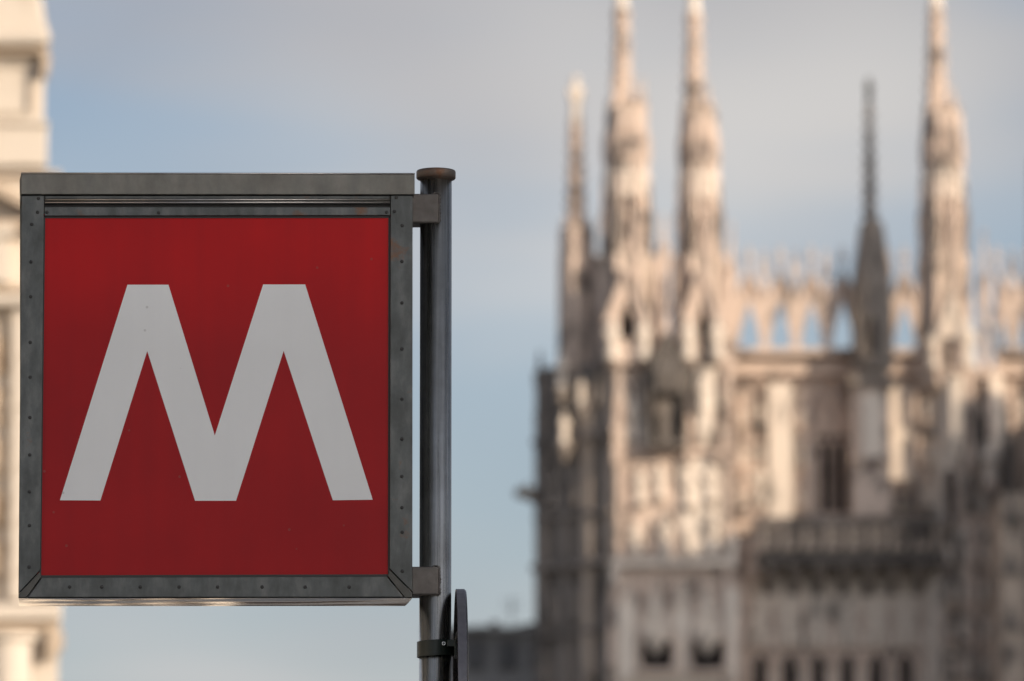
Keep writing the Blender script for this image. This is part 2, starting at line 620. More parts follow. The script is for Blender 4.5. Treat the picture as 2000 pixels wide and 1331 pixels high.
def pinn_mesh(mat):
    b = MB()
    b.box(-.085, .085, -.085, .085, 0, .5)
    b.box(-.11, .11, -.11, .11, .0, .05)
    b.box(-.10, .10, -.10, .10, .46, .5)
    for k in range(4):
        a = k * math.pi / 2
        c, s = math.cos(a), math.sin(a)
        tri = [(-.1, .5), (.1, .5), (0, .68)]
        v = [(x * c - y * s, x * s + y * c, z) for (x, z) in tri for y in (-.11,)]
        v += [(x * c - y * s, x * s + y * c, z) for (x, z) in tri for y in (-.05,)]
        b.add(v, [(0, 1, 2), (5, 4, 3), (0, 3, 4, 1), (1, 4, 5, 2), (2, 5, 3, 0)])
    b.lathe([(.5, .105), (.95, .02), (1.0, .015)], 4, rot=math.pi / 4)
    for j in range(4):
        z = .56 + j * .1
        rr = .105 - (z - .5) / .45 * .085
        for k in range(4):
            a = math.pi / 4 + k * math.pi / 2
            b.bud((rr * math.cos(a), rr * math.sin(a), z), .026, .03)
    b.bud((0, 0, .96), .045, .035)
    return b.mesh("pinnacle", mat)


PINN, PINND = pinn_mesh(MARBLE), pinn_mesh(MARBLE_D)


def gable_mesh(mat):
    """steep crocketed gable, unit width, 1.7 high, with a sunk trefoil field"""
    b = MB()
    b.strip([(-.5, 0), (0, 1.5), (.5, 0)], [(-.36, 0), (0, 1.08), (.36, 0)], -.10, .06)
    b.elev([(-.36, 0), (.36, 0), (0, 1.08)], .0, .05)
    b.strip(arch(.46, .62, 5), arch(.32, .5, 5), -.05, .01)
    for i in range(1, 6):
        t = i / 6
        for s in (-1, 1):
            b.bud((s * (.5 - .5 * t) + s * .03, -.02, 1.5 * t + .02), .06, .07)
    b.lathe([(1.44, .05), (1.62, .03), (1.72, .09), (1.8, .02)], 6)
    return b.mesh("gable", mat)


GABLE, GABLED, GABLEL = gable_mesh(MARBLE), gable_mesh(MARBLE_D), gable_mesh(MARBLE_L)


def pin(px, py0, py1, Y, wpx, parent, mat_dark=False, py_x=None):
    z0, z1 = Z(py0, Y), Z(py1, Y)
    h = z1 - z0
    w = M(wpx, Y) / 0.22
    return place(PINND if mat_dark else PINN, "pinnacle", (X(px, Y, (py0 + py1) / 2), Y, z0), parent, (w, w, h))


def stat(px, py0, py1, Y, parent, dark=False, rz=0.0):
    z0, z1 = Z(py0, Y), Z(py1, Y)
    h = z1 - z0
    return place(STATD if dark else STAT, "statue", (X(px, Y, (py0 + py1) / 2), Y, z0), parent, (h, h, h), rz)


def gab(px, py0, py1, Y, wpx, parent, me=None, rz=0.0):
    z0 = Z(py0, Y)
    h = (Z(py1, Y) - z0) / 1.8
    w = M(wpx, Y)
    return place(me or GABLE, "gable", (X(px, Y, py0), Y, z0), parent, (w, w, h), rz)


def lancet(px, py0, py1, Y, wpx, parent, mat=None, depth=.5, lights=1, frame=.16, name="window", dark=None):
    """a pointed opening: moulded frame proud of the wall, mullions, dark pane set back"""
    w = M(wpx, Y)
    z0 = Z(py0, Y)
    h = Z(py1, Y) - z0
    x = X(px, Y, (py0 + py1) / 2)
    b = MB()
    b.strip(arch(w, h, 8, x, z0), arch(w * (1 - 2 * frame), h - w * frame, 8, x, z0), Y - .14, Y + .02)
    b.box(x - w * .55, x + w * .55, Y - .18, Y + .02, z0 - .12, z0)
    o = b.build(name, mat or MARBLE, parent)
    iw = w * (1 - 2 * frame)
    MB().elev(arch(iw * 1.02, h - w * frame, 8, x, z0), Y - .025, Y - .008).build("pane", dark or VOID, o)
    if lights > 1:
        t = MB()
        for k in range(1, lights):
            mx_ = x - iw / 2 + iw * k / lights
            t.box(mx_ - w * .025, mx_ + w * .025, Y - .10, Y - .03, z0, z0 + h * .62)
        for k in range(lights):
            cx = x - iw / 2 + iw * (k + .5) / lights
            t.strip(arch(iw / lights, h * .68, 4, cx, z0), arch(iw / lights * .78, h * .68 - .12, 4, cx, z0), Y - .09, Y - .03)
        for (ox, oz, rr) in ((0, .80, .2), (-.2, .70, .13), (.2, .70, .13)):
            pts = [(x + ox * iw + rr * iw * math.cos(2 * math.pi * i / 12), z0 + oz * h + rr * iw * math.sin(2 * math.pi * i / 12)) for i in range(13)]
            pin_ = [(x + ox * iw + .7 * rr * iw * math.cos(2 * math.pi * i / 12), z0 + oz * h + .7 * rr * iw * math.sin(2 * math.pi * i / 12)) for i in range(13)]
            t.strip(pts, pin_, Y - .08, Y - .03)
        t.build("tracery", mat or MARBLE, o)
    return o


def crocket_cone(b, x, y, z0, z1, r0, r1, n=8, step=.42, size=.075):
    b.lathe([(z0, r0), (z1, r1)], n, (x, y))
    k = 0
    z = z0 + step * .5
    while z < z1 - step * .3:
        r = r0 + (r1 - r0) * (z - z0) / (z1 - z0)
        for i in range(n):
            a = math.pi / n + 2 * math.pi * i / n
            b.bud((x + r * math.sin(a) * 1.08, y - r * math.cos(a) * 1.08, z + (k % 2) * .03), size, size * 1.3)
        z += step
        k += 1


def spire(px, Y, tip, shoulder, hw_tip, hw_foot, hw_sh, band, hw_band, foot, hw_base, offs=0, mat=MARBLE,
          statue_h=95, dark_statue=False, pins=True, gables=True):
    """one spire: octagonal ribbed shaft, ring of gables, crocketed cone, statue on the tip"""
    c22 = math.cos(math.pi / 8)
    xs = X(px, Y, band)
    xsh = X(px + offs, Y, band)
    s = MB()
    zb, zband, zs, zt = Z(foot, Y), Z(band, Y), Z(shoulder, Y), Z(tip, Y)
    rb, rbd, rs = M(hw_base, Y) / c22, M(hw_band, Y) / c22, M(hw_sh, Y) / c22
    zl = zb
    s.lathe([(zb - .6, rb), (zband - .25, rb * .92), (zband - .05, rbd * 1.16), (zband + .12, rbd * 1.16), (zband + .2, rbd * .9), (zs - .35, rs * .9), (zs - .2, rs * 1.12), (zs, rs * 1.12), (zs + .12, rs * .6)], 8, (xsh, Y))
    rbm = MB()
    for i in range(8):                                        # colonnettes on the corners, a rib on each facet
        a = math.pi / 8 + 2 * math.pi * i / 8
        ca, sa = math.sin(a), -math.cos(a)
        rbm.rod((xsh + ca * rbd * .98, Y + sa * rbd * .98, zband + .1), (xsh + ca * rs * .98, Y + sa * rs * .98, zs - .1), .125, 5)
        rbm.rod((xsh + ca * rb * .97, Y + sa * rb * .97, zb - .5), (xsh + ca * rb * .9, Y + sa * rb * .9, zband), .15, 5)
        a2 = 2 * math.pi * i / 8
        ca, sa = math.sin(a2), -math.cos(a2)
        rbm.rod((xsh + ca * rbd * .86, Y + sa * rbd * .86, zband + .1), (xsh + ca * rs * .86, Y + sa * rs * .86, zs - .3), .075, 5)
        ca8, sa8 = math.sin(a), -math.cos(a)
        for q in range(1, 12):                                # crockets up the corners, buds on the facets
            zz = zband + (zs - zband) * q / 12
            rq = rbd + (rs - rbd) * q / 12
            rbm.bud((xsh + ca8 * rq * 1.04, Y + sa8 * rq * 1.04, zz), .10, .13)
            if q % 3 == 0:
                rbm.bud((xsh + ca * rq * .92, Y + sa * rq * .92, zz), .13, .22)
    core = {MARBLE: MARBLE_M, MARBLE_M: MARBLE_D}.get(mat, mat)  # darker core: shade between the ribs put into its colour
    sp = s.build("spire", core, cath)
    rbm.build("ribbing", mat, sp)
    b = MB()
    crocket_cone(b, xs, Y, zs + .05, zt, M(hw_foot, Y) / c22, M(hw_tip, Y) / c22, step=.42, size=.105)
    b.lathe([(zt - .15, M(hw_tip, Y) * 1.5), (zt - .05, M(hw_tip, Y) * 1.7), (zt + .04, M(hw_tip, Y) * 1.2)], 8, (xs, Y))
    b.build("spirelet", mat, sp)
    z0 = zt + .03
    h = M(statue_h, Y)
    place(STATD if dark_statue else STAT, "statue", (xs, Y, z0), sp, (h * .85, h * .85, h))
    dark = mat is MARBLE_D
    if gables:
        for i in range(8):
            a = 2 * math.pi * i / 8
            ca, sa = math.sin(a), -math.cos(a)
            w = rbd * .74
            place(GABLED if dark else GABLE, "gable", (xsh + ca * rbd * 1.03, Y + sa * rbd * 1.03, zband - .35), sp, (w, w, .62), a)
            w = rs * .74
            place(GABLED if dark else GABLE, "gable", (xsh + ca * rs * 1.0, Y + sa * rs * 1.0, zs - .55), sp, (w, w, .5), a)
    if pins and gables:
        for i in range(8):                                    # figures under the gables half way up the shaft
            a = 2 * math.pi * i / 8
            rq = (rbd + rs) / 2
            hq = M(62, Y)
            place(STATS if dark else STAT, "statue", (xsh + math.sin(a) * rq * 1.0, Y - math.cos(a) * rq * 1.0, zband + (zs - zband) * .40), sp, (hq * .8, hq * .8, hq), a)
            w = rq * .7
            place(GABLED if dark else GABLE, "gable", (xsh + math.sin(a) * rq * 1.1, Y - math.cos(a) * rq * 1.1, zband + (zs - zband) * .64), sp, (w, w, .5), a)
    if pins and gables:
        for i in range(8):                                    # ring of pinnacles standing clear of the shaft at the band
            a = math.pi / 8 + math.pi / 4 * i
            rq = rbd * 1.12
            hq = 2.3 + .5 * ((i * 3) % 4) / 3
            place(PINND if i % 3 == 1 else PINN, "pinnacle", (xsh + math.sin(a) * rq, Y - math.cos(a) * rq, zband - .5), sp, (1.0, 1.0, hq))
            rq = (rbd + rs) / 2 * 1.0
            place(PINN if i % 2 else PINND, "pinnacle", (xsh + math.sin(a) * rq, Y - math.cos(a) * rq, zband + (zs - zband) * .52), sp, (.62, .62, 1.5))
    if pins:
        for i in range(4):
            a = math.pi / 4 + math.pi / 2 * i
            ca, sa = math.sin(a), -math.cos(a)
            place(PINND if dark else PINN, "pinnacle", (xsh + ca * rs * .90, Y + sa * rs * .90, zs - .9), sp, (1.0, 1.0, 1.5 + .35 * (i % 2)))
    return sp


# --- body of the church behind the wall, out of sight from the square
bx0, bx1 = X(1075, 204), X(2700, 204)
zcrest = Z(682, YW - .7)
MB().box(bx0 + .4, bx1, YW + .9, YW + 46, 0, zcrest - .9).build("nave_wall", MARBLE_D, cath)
rb_ = MB()
rb_.box(bx0 + .8, bx1, YW + 1.3, YW + 45, zcrest - .9, zcrest - .55)
rb_.build("roof", ROOF, cath)

# --- bay walls
for (a, b_) in ((1425, 1800), (1940, 2640)):
    MB().box(X(a, YW), X(b_, YW), YW, YW + .9, 0, zcrest - .35).build("wall", MARBLE, cath)
# cornice and hanging arch frieze under the crest
for (a, b_) in ((1418, 1796), (1948, 2640)):
    c = MB()
    c.box(X(a, YW), X(b_, YW), YW - .9, YW + .8, zcrest - .2, zcrest)
    c.box(X(a, YW), X(b_, YW), YW - .45, YW, zcrest - .75, zcrest - .342)
    c.build("cornice", MARBLE, cath)
fz = MB()
fz.strip(arch(.42, .75, 5), arch(.28, .62, 5), -.13, .0)
fz.bud((-.21, -.06, -.02), .07, .1)
FRZ = fz.mesh("hanging_arch", MARBLE)
x = X(1440, YW)
while x < X(1790, YW):
    place(FRZ, "hanging_arch", (x, YW - .012, zcrest - 1.56), cath)
    x += .44

# --- crest: open arcade of gables against the sky
UP = M(60.6, YW)
cm = MB()
pw = M(8.0, YW)
hA, hG = M(92, YW), M(150, YW)
vx = M(106, YW)
hs = UP / 2 - .004
left = [(-pw, 0), (-pw - .03, hA * .22), (-pw - (hs - pw) * .36, hA * .58), (-pw - (hs - pw) * .70, hA * .86), (-hs, hA * 1.04)]
cm.elev(left[::1] + [(-hs, hG), (-pw, vx), (pw, vx), (hs, hG)] + [(-p[0], p[1]) for p in left[::-1]], -.13, .13)
cm.lathe([(vx - .05, .17), (vx + .6, .13), (vx + .66, .19), (hG + .75, .03)], 4, rot=math.pi / 4)
cm.lathe([(hG - .1, .10), (hG + .35, .05), (hG + .45, .13), (hG + .58, .07), (hG + .85, .02)], 6, (-hs, 0))
for i in range(1, 4):
    t = i / 4
    for s in (-1, 1):
        cm.bud((s * (hs - (hs - pw) * t), -.1, hG - (hG - vx) * t + .05), .07, .09)
cm.rod((-hs * .9, -.14, hA * .97), (-pw, -.14, hA * .3), .04, 5)
cm.rod((hs * .9, -.14, hA * .97), (pw, -.14, hA * .3), .04, 5)
for sx in (-1, 1):
    cm.rod((sx * hs, -.2, hG * .98), (sx * pw * .9, -.2, vx * .95), .055, 5)
    cm.rod((sx * hs * .98, -.17, hA * 1.1), (sx * hs * .98, -.17, hG * .95), .04, 5)
CREST = cm.mesh("crest_arch", MARBLE)
for px0, n in ((1433.5, 7), (1978, 11)):
    for k in range(n):
        place(CREST, "crest_arch", (X(px0, YW - .7, 640) + k * UP, YW - .7, zcrest + .002), cath)

# --- corner pier: dark diagonal side, sunny front
Y0 = YF
pz = Z(700, Y0)
P1 = [(X(1060, 202.3), 202.3), (X(1202, Y0), Y0), (X(1430, Y0), Y0), (X(1430, Y0), YW + .5), (X(1060, 202.3), YW + .9)]
pier = MB().plan(P1, 0, pz).build("corner_pier", MARBLE, cath)


def on_left(t, off=0.0):
    """point on the diagonal side, t=0 at its outer edge and 1 at the front corner"""
    a, b_ = Vector((P1[0][0], P1[0][1])), Vector((P1[1][0], P1[1][1]))
    d = (b_ - a)
    nrm = Vector((d.y, -d.x)).normalized()
    q = a + d * t + nrm * off
    return q.x, q.y


ang = math.atan2(P1[1][1] - P1[0][1], P1[1][0] - P1[0][0])      # turn of the diagonal side
SIDE = Vector((math.cos(ang), math.sin(ang)))
SN = Vector((SIDE.y, -SIDE.x))


def side_box(name, t0, t1, d, py0, py1, mat, parent=None):
    b = MB()
    p = [on_left(t0, -.05), on_left(t1, -.05), on_left(t1, d), on_left(t0, d)]
    b.plan(p, Z(py0, 201), Z(py1, 201))
    return b.build(name, mat, parent or pier)


side_box("side_wall", .004, .985, .06, 1450, 712, MARBLE_D)  # shade of the diagonal side put into the stone colour, with soot
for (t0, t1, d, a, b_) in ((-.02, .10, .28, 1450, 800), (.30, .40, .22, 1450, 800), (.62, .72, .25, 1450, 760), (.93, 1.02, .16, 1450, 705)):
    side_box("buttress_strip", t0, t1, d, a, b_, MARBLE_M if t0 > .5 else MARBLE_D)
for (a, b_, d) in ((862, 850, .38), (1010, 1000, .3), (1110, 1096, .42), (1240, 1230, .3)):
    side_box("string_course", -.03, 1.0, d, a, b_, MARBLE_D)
for t in (.20, .51, .83):
    for (a, b_) in ((998, 872), (1225, 1115)):
        qx, qy = on_left(t, .02)
        h = (Z(b_, 201) - Z(a, 201)) / 1.0
        w = M(36, 201)
        f = MB()
        f.strip(arch(w, h, 6), arch(w * .66, h - w * .17, 6), -.14, .0)
        place(f.mesh("blind_arch", MARBLE_D), "blind_arch", (qx, qy, Z(a, 201)), pier, rz=ang)
for t, a, b_ in ((.2, 985, 905), (.51, 985, 905), (.2, 1212, 1140), (.51, 1212, 1140)):
    qx, qy = on_left(t, .18)
    h = Z(b_, 201) - Z(a, 201)
    place(STATS, "statue", (qx, qy, Z(a, 201)), pier, (h, h, h), ang)
# gables and pinnacles along the top of the dark side
for t in (.16, .46, .80):
    qx, qy = on_left(t, .12)
    place(GABLED, "gable", (qx, qy, Z(795, 201)), pier, (.62, .62, .75), ang)
qx, qy = on_left(-.02, .05)
place(PINND, "pinnacle", (qx, qy, Z(812, 202)), pier, (1.7, 1.7, Z(682, 202) - Z(812, 202)))
# lit figures that stand clear of the dark side, on corbels
for px, a, b_, YY in ((1097, 760, 688, 200.9), (1102, 868, 805, 200.7), (1135, 790, 735, 200.6)):
    stat(px, a, b_, YY, pier, rz=.6)
    cb = MB().lathe([(Z(a, YY) - .55, .05), (Z(a, YY) - .12, .28), (Z(a, YY), .30)], 8, (X(px, YY, a), YY))
    cb.rod((X(px, YY, a), YY, Z(a, YY) - .25), (X(px, YY, a) + .1, 202.2, Z(a, YY) - .25), .16, 6)
    cb.build("corbel", MARBLE_D, pier)
# gargoyle
gz, gy = Z(968, 202.2), 202.2
gb_ = MB()
gx = X(1062, gy, 968)
path = [((gx + .4, gy, gz - .18), .36), ((gx - .1, gy - .02, gz - .04), .30), ((gx - .42, gy - .03, gz + .03), .20), ((gx - .62, gy - .03, gz + .10), .21), ((gx - .88, gy - .03, gz + .02), .10)]
for (a, ra), (b2, rb2) in zip(path, path[1:]):
    gb_.rod(a, b2, ra, 8, rb2)
gb_.rod((gx - .55, gy - .12, gz + .2), (gx - .45, gy - .2, gz + .38), .06, 5, .02)
gb_.rod((gx - .55, gy + .08, gz + .2), (gx - .45, gy + .14, gz + .38), .06, 5, .02)
gb_.rod((gx - .15, gy - .1, gz - .1), (gx - .35, gy - .22, gz - .3), .07, 5, .04)
gb_.build("gargoyle", MARBLE_K, cath)

# front of the corner pier
def front_box(name, a, b_, py0, py1, Yf, d, mat, parent):
    return MB().box(X(a, Yf, py1), X(b_, Yf, py1), Yf - d, Yf + .02, Z(py0, Yf), Z(py1, Yf)).build(name, mat, parent)


for (a, b_) in ((1203, 1216), (1412, 1429)):
    front_box("buttress_strip", a, b_, 1450, 712, Y0, .26, MARBLE, pier)
front_box("string_course", 1200, 1432, 888, 876, Y0, .3, MARBLE, pier)
front_box("string_course", 1200, 1432, 1108, 1094, Y0, .42, MARBLE_L, pier)
front_box("string_course", 1200, 1432, 718, 703, Y0, .36, MARBLE, pier)
# deep canopied niche with a figure, its shade put into the dark marble
nich = MB()
nx0, nx1 = X(1266, Y0), X(1338, Y0)
nich.box(nx0, nx0 + .14, Y0 - .95, Y0, Z(868, Y0), Z(735, Y0))
nich.box(nx1 - .14, nx1, Y0 - .95, Y0, Z(868, Y0), Z(735, Y0))
nich.box(nx0, nx1, Y0 - 1.0, Y0, Z(880, Y0), Z(868, Y0))
cxn = (nx0 + nx1) / 2
nich.strip(arch(nx1 - nx0, M(66, Y0), 6, cxn, Z(735, Y0)), arch((nx1 - nx0) * .72, M(48, Y0), 6, cxn, Z(735, Y0)), Y0 - .98, Y0)
nich.box(nx0 + .14, nx1 - .14, Y0 - .06, Y0 - .02, Z(868, Y0), Z(700, Y0))
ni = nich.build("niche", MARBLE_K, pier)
can = MB().lathe([(Z(775, Y0), .60), (Z(745, Y0), .72), (Z(735, Y0), .72), (Z(655, Y0), .06)], 6, (cxn, Y0 - .55))
for i in range(6):
    a = math.pi / 6 + i * math.pi / 3
    for q in (.2, .45, .7):
        rr = .70 - .62 * q
        can.bud((cxn + rr * math.sin(a), Y0 - .55 - rr * math.cos(a), Z(735, Y0) + q * M(70, Y0)), .08, .1)
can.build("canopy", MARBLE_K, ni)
place(STATS, "statue", (X(1300, Y0 - .45), Y0 - .45, Z(866, Y0 - .45)), ni, (M(106, Y0),) * 3)
# lit half-column with pointed foot, and the smaller panels left of the niche
hc = MB().lathe([(Z(885, Y0), .06), (Z(845, Y0), .34), (Z(740, Y0), .40), (Z(732, Y0), .46), (Z(722, Y0), .46)], 8, (X(1372, Y0), Y0 - .12))
hc.build("bracket_shaft", MARBLE_L, pier)
stat(1372, 800, 735, Y0 - .62, pier)
for px in (1238,):
    lancet(px, 868, 740, Y0, 42, pier, MARBLE, dark=MARBLE_D, name="blind_window")
stat(1238, 858, 775, Y0 - .2, pier)
stat(1258, 872, 822, Y0 - .3, pier)
# relief field between the string courses
front_box("relief_panel", 1222, 1318, 1086, 896, Y0, .10, MARBLE, pier)
front_box("relief_panel", 1326, 1408, 1086, 896, Y0, .14, MARBLE_L, pier)
for px, a, b_ in ((1250, 985, 915), (1288, 975, 905), (1345, 990, 920), (1388, 980, 905)):
    stat(px, a, b_, Y0 - .18, pier)
    MB().lathe([(Z(a, Y0) - .22, .04), (Z(a, Y0), .22)], 8, (X(px, Y0), Y0 - .2)).build("corbel", MARBLE_M, pier)
for px, a, b_ in ((1240, 1084, 1020), (1300, 1088, 1010), (1345, 1082, 1030), (1392, 1084, 1000)):
    stat(px, a, b_, Y0 - .24, pier)
front_box("wall_panel", 1218, 1410, 1253, 1112, Y0, .03, MARBLE, pier)
front_box("wall_panel", 1218, 1410, 1460, 1320, Y0, .05, MARBLE_L, pier)
front_box("buttress_strip", 1206, 1240, 1330, 1180, Y0, .30, MARBLE_L, pier)
front_box("buttress_strip", 1318, 1346, 1330, 1200, Y0, .20, MARBLE_L, pier)
front_box("buttress_strip", 1416, 1440, 1330, 1150, Y0, .34, MARBLE_L, pier)
# blind gables over the two square openings
for px in (1226, 1279, 1332, 1381, 1418):
    gab(px, 1225, 1118, Y0 - .1, 48, pier, GABLEL)
    pin(px + 25, 1250, 1115, Y0 - .2, 12, pier)
for px in (1281, 1381):
    gab(px, 1252, 1140, Y0 - .18, 62, pier, GABLEL)
    w = MB()
    xa, xb = X(px - 30, Y0), X(px + 30, Y0)
    za, zb = Z(1308, Y0), Z(1254, Y0)
    w.box(xa - .12, xa, Y0 - .4, Y0, za, zb)
    w.box(xb, xb + .12, Y0 - .4, Y0, za, zb)
    w.box(xa - .12, xb + .12, Y0 - .42, Y0, zb, zb + .14)
    w.box(xa - .2, xb + .2, Y0 - .45, Y0, za - .16, za)
    wo = w.build("window", MARBLE, pier)
    MB().box(xa, xb, Y0 - .03, Y0 - .006, za, zb).build("pane", VOID, wo)
    pd = MB().lathe([(Z(1280, Y0), .05), (Z(1266, Y0), .20), (Z(1246, Y0), .40), (Z(1236, Y0), .42)], 8, (X(px, Y0, 1250), Y0 - .38))
    pd.build("pendant", MARBLE_L, wo)
for px, a, b_, w, YY in ((1296, 735, 560, 20, 199.7), (1330, 735, 590, 16, 199.75), (1424, 760, 640, 16, 199.75), (1203, 905, 770, 16, 199.7), (1345, 905, 780, 15, 199.65), (1402, 905, 790, 15, 199.65), (1428, 920, 800, 14, 199.7)):
    pin(px, a, b_, YY, w, pier)
for px, a, b_, w in ((1172, 790, 660, 18), (1140, 900, 800, 15), (1186, 900, 790, 15), (1076, 905, 845, 13)):
    pin(px, a, b_, 200.3 if px > 1150 else 201.2, w, pier, True)
# figures on ledge at the front corner
stat(1200, 1140, 1090, Y0 - .35, pier, rz=-.5)
stat(1430, 1105, 1040, Y0 - .3, pier)
pin(1195, 1300, 1130, Y0 - .25, 18, pier)

# spires of the corner pier
spire(1125, 201.6, 245, 447, 10, 17, 27, 500, 27, 712, 30, 2, MARBLE, statue_h=98, pins=False)
spire(1215, 200.9, 20, 212, 11, 18, 33, 503, 41, 706, 58, 9)
spire(1357, 200.9, 30, 220, 11, 18, 29, 503, 36, 706, 50, 9)
for px, a, b_, w, YY in ((1256, 300, 150, 17, 200.6), (1296, 610, 418, 26, 200.6), (1430, 700, 432, 22, 200.6), (1284, 690, 500, 16, 199.9), (1318, 690, 505, 16, 199.9), (1412, 640, 478, 16, 200.4), (1180, 700, 520, 18, 200.4), (1148, 640, 470, 12, 201.4)):
    pin(px, a, b_, YY, w, cath)
# gabled doors at the feet of the spires
for px, w in ((1226, 86), (1372, 78)):
    YY = 199.55
    d = MB()
    xa, xb = X(px - w / 2, YY), X(px + w / 2, YY)
    za, zb = Z(712, YY), Z(626, YY)
    iw = M(30 if px < 1300 else 20, YY)
    cx = (xa + xb) / 2
    d.box(xa, cx - iw / 2, YY - .05, YY + .62, za, zb)
    d.box(cx + iw / 2, xb, YY - .05, YY + .62, za, zb)
    d.box(cx - iw / 2, cx + iw / 2, YY - .05, YY + .62, za, Z(662, YY))
    d.elev([(xa, zb), (cx - iw / 2, zb), (cx, Z(576, YY)), (cx + iw / 2, zb), (xb, zb), (cx, Z(520, YY))], YY - .05, YY + .62)
    do = d.build("dormer", MARBLE, cath)
    MB().box(cx - iw / 2, cx + iw / 2, YY + .40, YY + .43, Z(662, YY), Z(585, YY)).build("opening", VOID, do)
    fr = MB()
    fr.strip([(xa - .08, zb - .1), (cx, Z(508, YY)), (xb + .08, zb - .1)], [(xa + .12, zb - .1), (cx, Z(530, YY)), (xb - .12, zb - .1)], YY - .2, YY - .06)
    for t in (.2, .4, .6, .8):
        for s in (-1, 1):
            fr.bud((cx + s * (xb - cx) * (1 - t), YY - .14, zb - .1 + t * (Z(508, YY) - zb + .1)), .09, .11)
    fr.build("gable_moulding", MARBLE, do)
    for s in (-1, 1):
        stat(px + s * w * .36, 703, 622, YY - .22, do)

# --- bay between the piers
for a, b_ in ((1446, 1462), (1500, 1546), (1566, 1578)):
    front_box("pilaster", a, b_, 1012, 752, YW, .32 if b_ - a > 30 else .22, MARBLE_L if b_ - a > 30 else MARBLE, cath)
front_box("pilaster", 1735, 1782, 940, 752, YW, .3, MARBLE_L, cath)
lancet(1628, 1002, 790, YW, 92, cath, MARBLE, lights=3)
gab(1628, 850, 742, YW - .16, 96, cath, GABLE)
lancet(1482, 1002, 770, YW, 32, cath, MARBLE, dark=MARBLE_D, name="blind_window")
stat(1482, 990, 900, YW - .15, cath)
lancet(1758, 1002, 945, YW, 42, cath, MARBLE_D, dark=MARBLE_D, name="blind_window")
# slender middle pier with its dark spire
YM = 200.9
mp_ = MB().box(X(1664, YM), X(1738, YM), YM, YW + .02, Z(1008, YM), Z(752, YM)).build("middle_pier", MARBLE, cath)
front_box("string_course", 1656, 1746, 752, 736, YM, .3, MARBLE_D, mp_)
MB().box(X(1656, YM), X(1746, YM), YM + .02, YW + .4, Z(752, YM), Z(736, YM)).build("cornice", MARBLE_D, mp_)
MB().box(X(1668, YM), X(1734, YM), YM + .02, YW + .4, Z(736, YM), Z(690, YM)).build("attic_block", MARBLE, mp_)
front_box("string_course", 1660, 1742, 902, 892, YM, .16, MARBLE, mp_)
front_box("pilaster", 1684, 1722, 892, 770, YM, .16, MARBLE_L, mp_)
YS = 201.1
spire(1700, YS, 204, 432, 4.5, 10, 15, 548, 31, 690, 33, 3, MARBLE_D, statue_h=52, dark_statue=True, pins=False, gables=False)  # this spire's shade is put into the dark marble as well
for s in (-1, 1):
    pin(1703 + s * 30, 690, 555, YS - .4, 11, cath, True)
gab(1704, 690, 555, YS - .55, 56, cath, GABLED)
lancet(1704, 692, 610, YS - .57, 26, cath, MARBLE_D)

# balcony
bz0, bz1, bz2 = Z(1106, YW - 1), Z(1086, YW - 1), Z(1012, YW - 1)
bal = MB()
bx0_, bx1_ = X(1480, YW - 1), X(1862, YW - 1)
bal.box(bx0_, bx1_, YW - 1.25, YW + .02, bz0, bz1)
bal.box(bx0_ - .05, bx1_, YW - 1.35, YW + .02, bz1, bz1 + .1)
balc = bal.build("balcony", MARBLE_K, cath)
MB().box(bx0_, bx1_, YW - 1.02, YW - .98, bz1 + .1, bz2 - .18).build("back_panel", MARBLE_K, balc)  # balcony shade put into the near-black marble, this backing sheet too
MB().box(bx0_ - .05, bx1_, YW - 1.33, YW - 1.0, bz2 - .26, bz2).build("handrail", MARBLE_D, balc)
q = MB()
uw = (bx1_ - bx0_) / 9
q.box(-uw / 2, -uw / 2 + .14, -.1, .1, 0, bz2 - .18 - bz1 - .1)
hh = bz2 - .18 - bz1 - .1
pts = [(uw * .36 * math.cos(2 * math.pi * i / 14), hh / 2 + hh * .46 * math.sin(2 * math.pi * i / 14)) for i in range(15)]
pts2 = [(p[0] * .66, hh / 2 + (p[1] - hh / 2) * .7) for p in pts]
q.strip(pts, pts2, -.08, .08)
q.box(-.05, .05, -.05, .05, hh * .15, hh * .85)
q.box(-uw * .3, uw * .3, -.05, .05, hh * .46, hh * .54)
QU = q.mesh("baluster_panel", MARBLE_M)
for k in range(9):
    place(QU, "baluster_panel", (bx0_ + uw * (k + .5), YW - 1.18, bz1 + .101), balc)
co = MB().elev([(-.14, 0), (.14, 0), (.14, -.75), (-.14, -.75)], -.02, .02)
cob = MB()
cob.add([(-.14, 0, 0), (.14, 0, 0), (.14, -1.1, 0), (-.14, -1.1, 0), (-.14, 0, -.8), (.14, 0, -.8), (.14, -.25, -.7), (-.14, -.25, -.7), (-.14, -1.0, -.2), (.14, -1.0, -.2)],
        [(0, 1, 2, 3), (4, 5, 1, 0), (4, 7, 6, 5), (7, 8, 9, 6), (8, 3, 2, 9), (0, 3, 8, 7, 4), (1, 5, 6, 9, 2)])
COB = cob.mesh("corbel", MARBLE_D)
for k in range(8):
    place(COB, "corbel", (bx0_ + .35 + (bx1_ - bx0_ - .7) * k / 7, YW, bz0 - .002), balc)
pin(1473, 1120, 990, YW - 1.0, 18, balc)
front_box("wall_panel", 1470, 1838, 1266, 1120, YW, .03, MARBLE_L, cath)
front_box("wall_panel", 1470, 1838, 1460, 1290, YW, .02, MARBLE_L, cath)
# blind tracery and dark arcade under the balcony
for k in range(7):
    px = 1484 + 57 * k
    gab(px, 1262, 1135, YW - .14, 54, cath, GABLEL)
    pin(px + 28, 1300, 1150, YW - .2, 13, cath)
    lancet(px, 1420, 1268, YW, 46, cath, MARBLE, frame=.22)
    stat(px, 1262, 1215, YW - .32, cath)

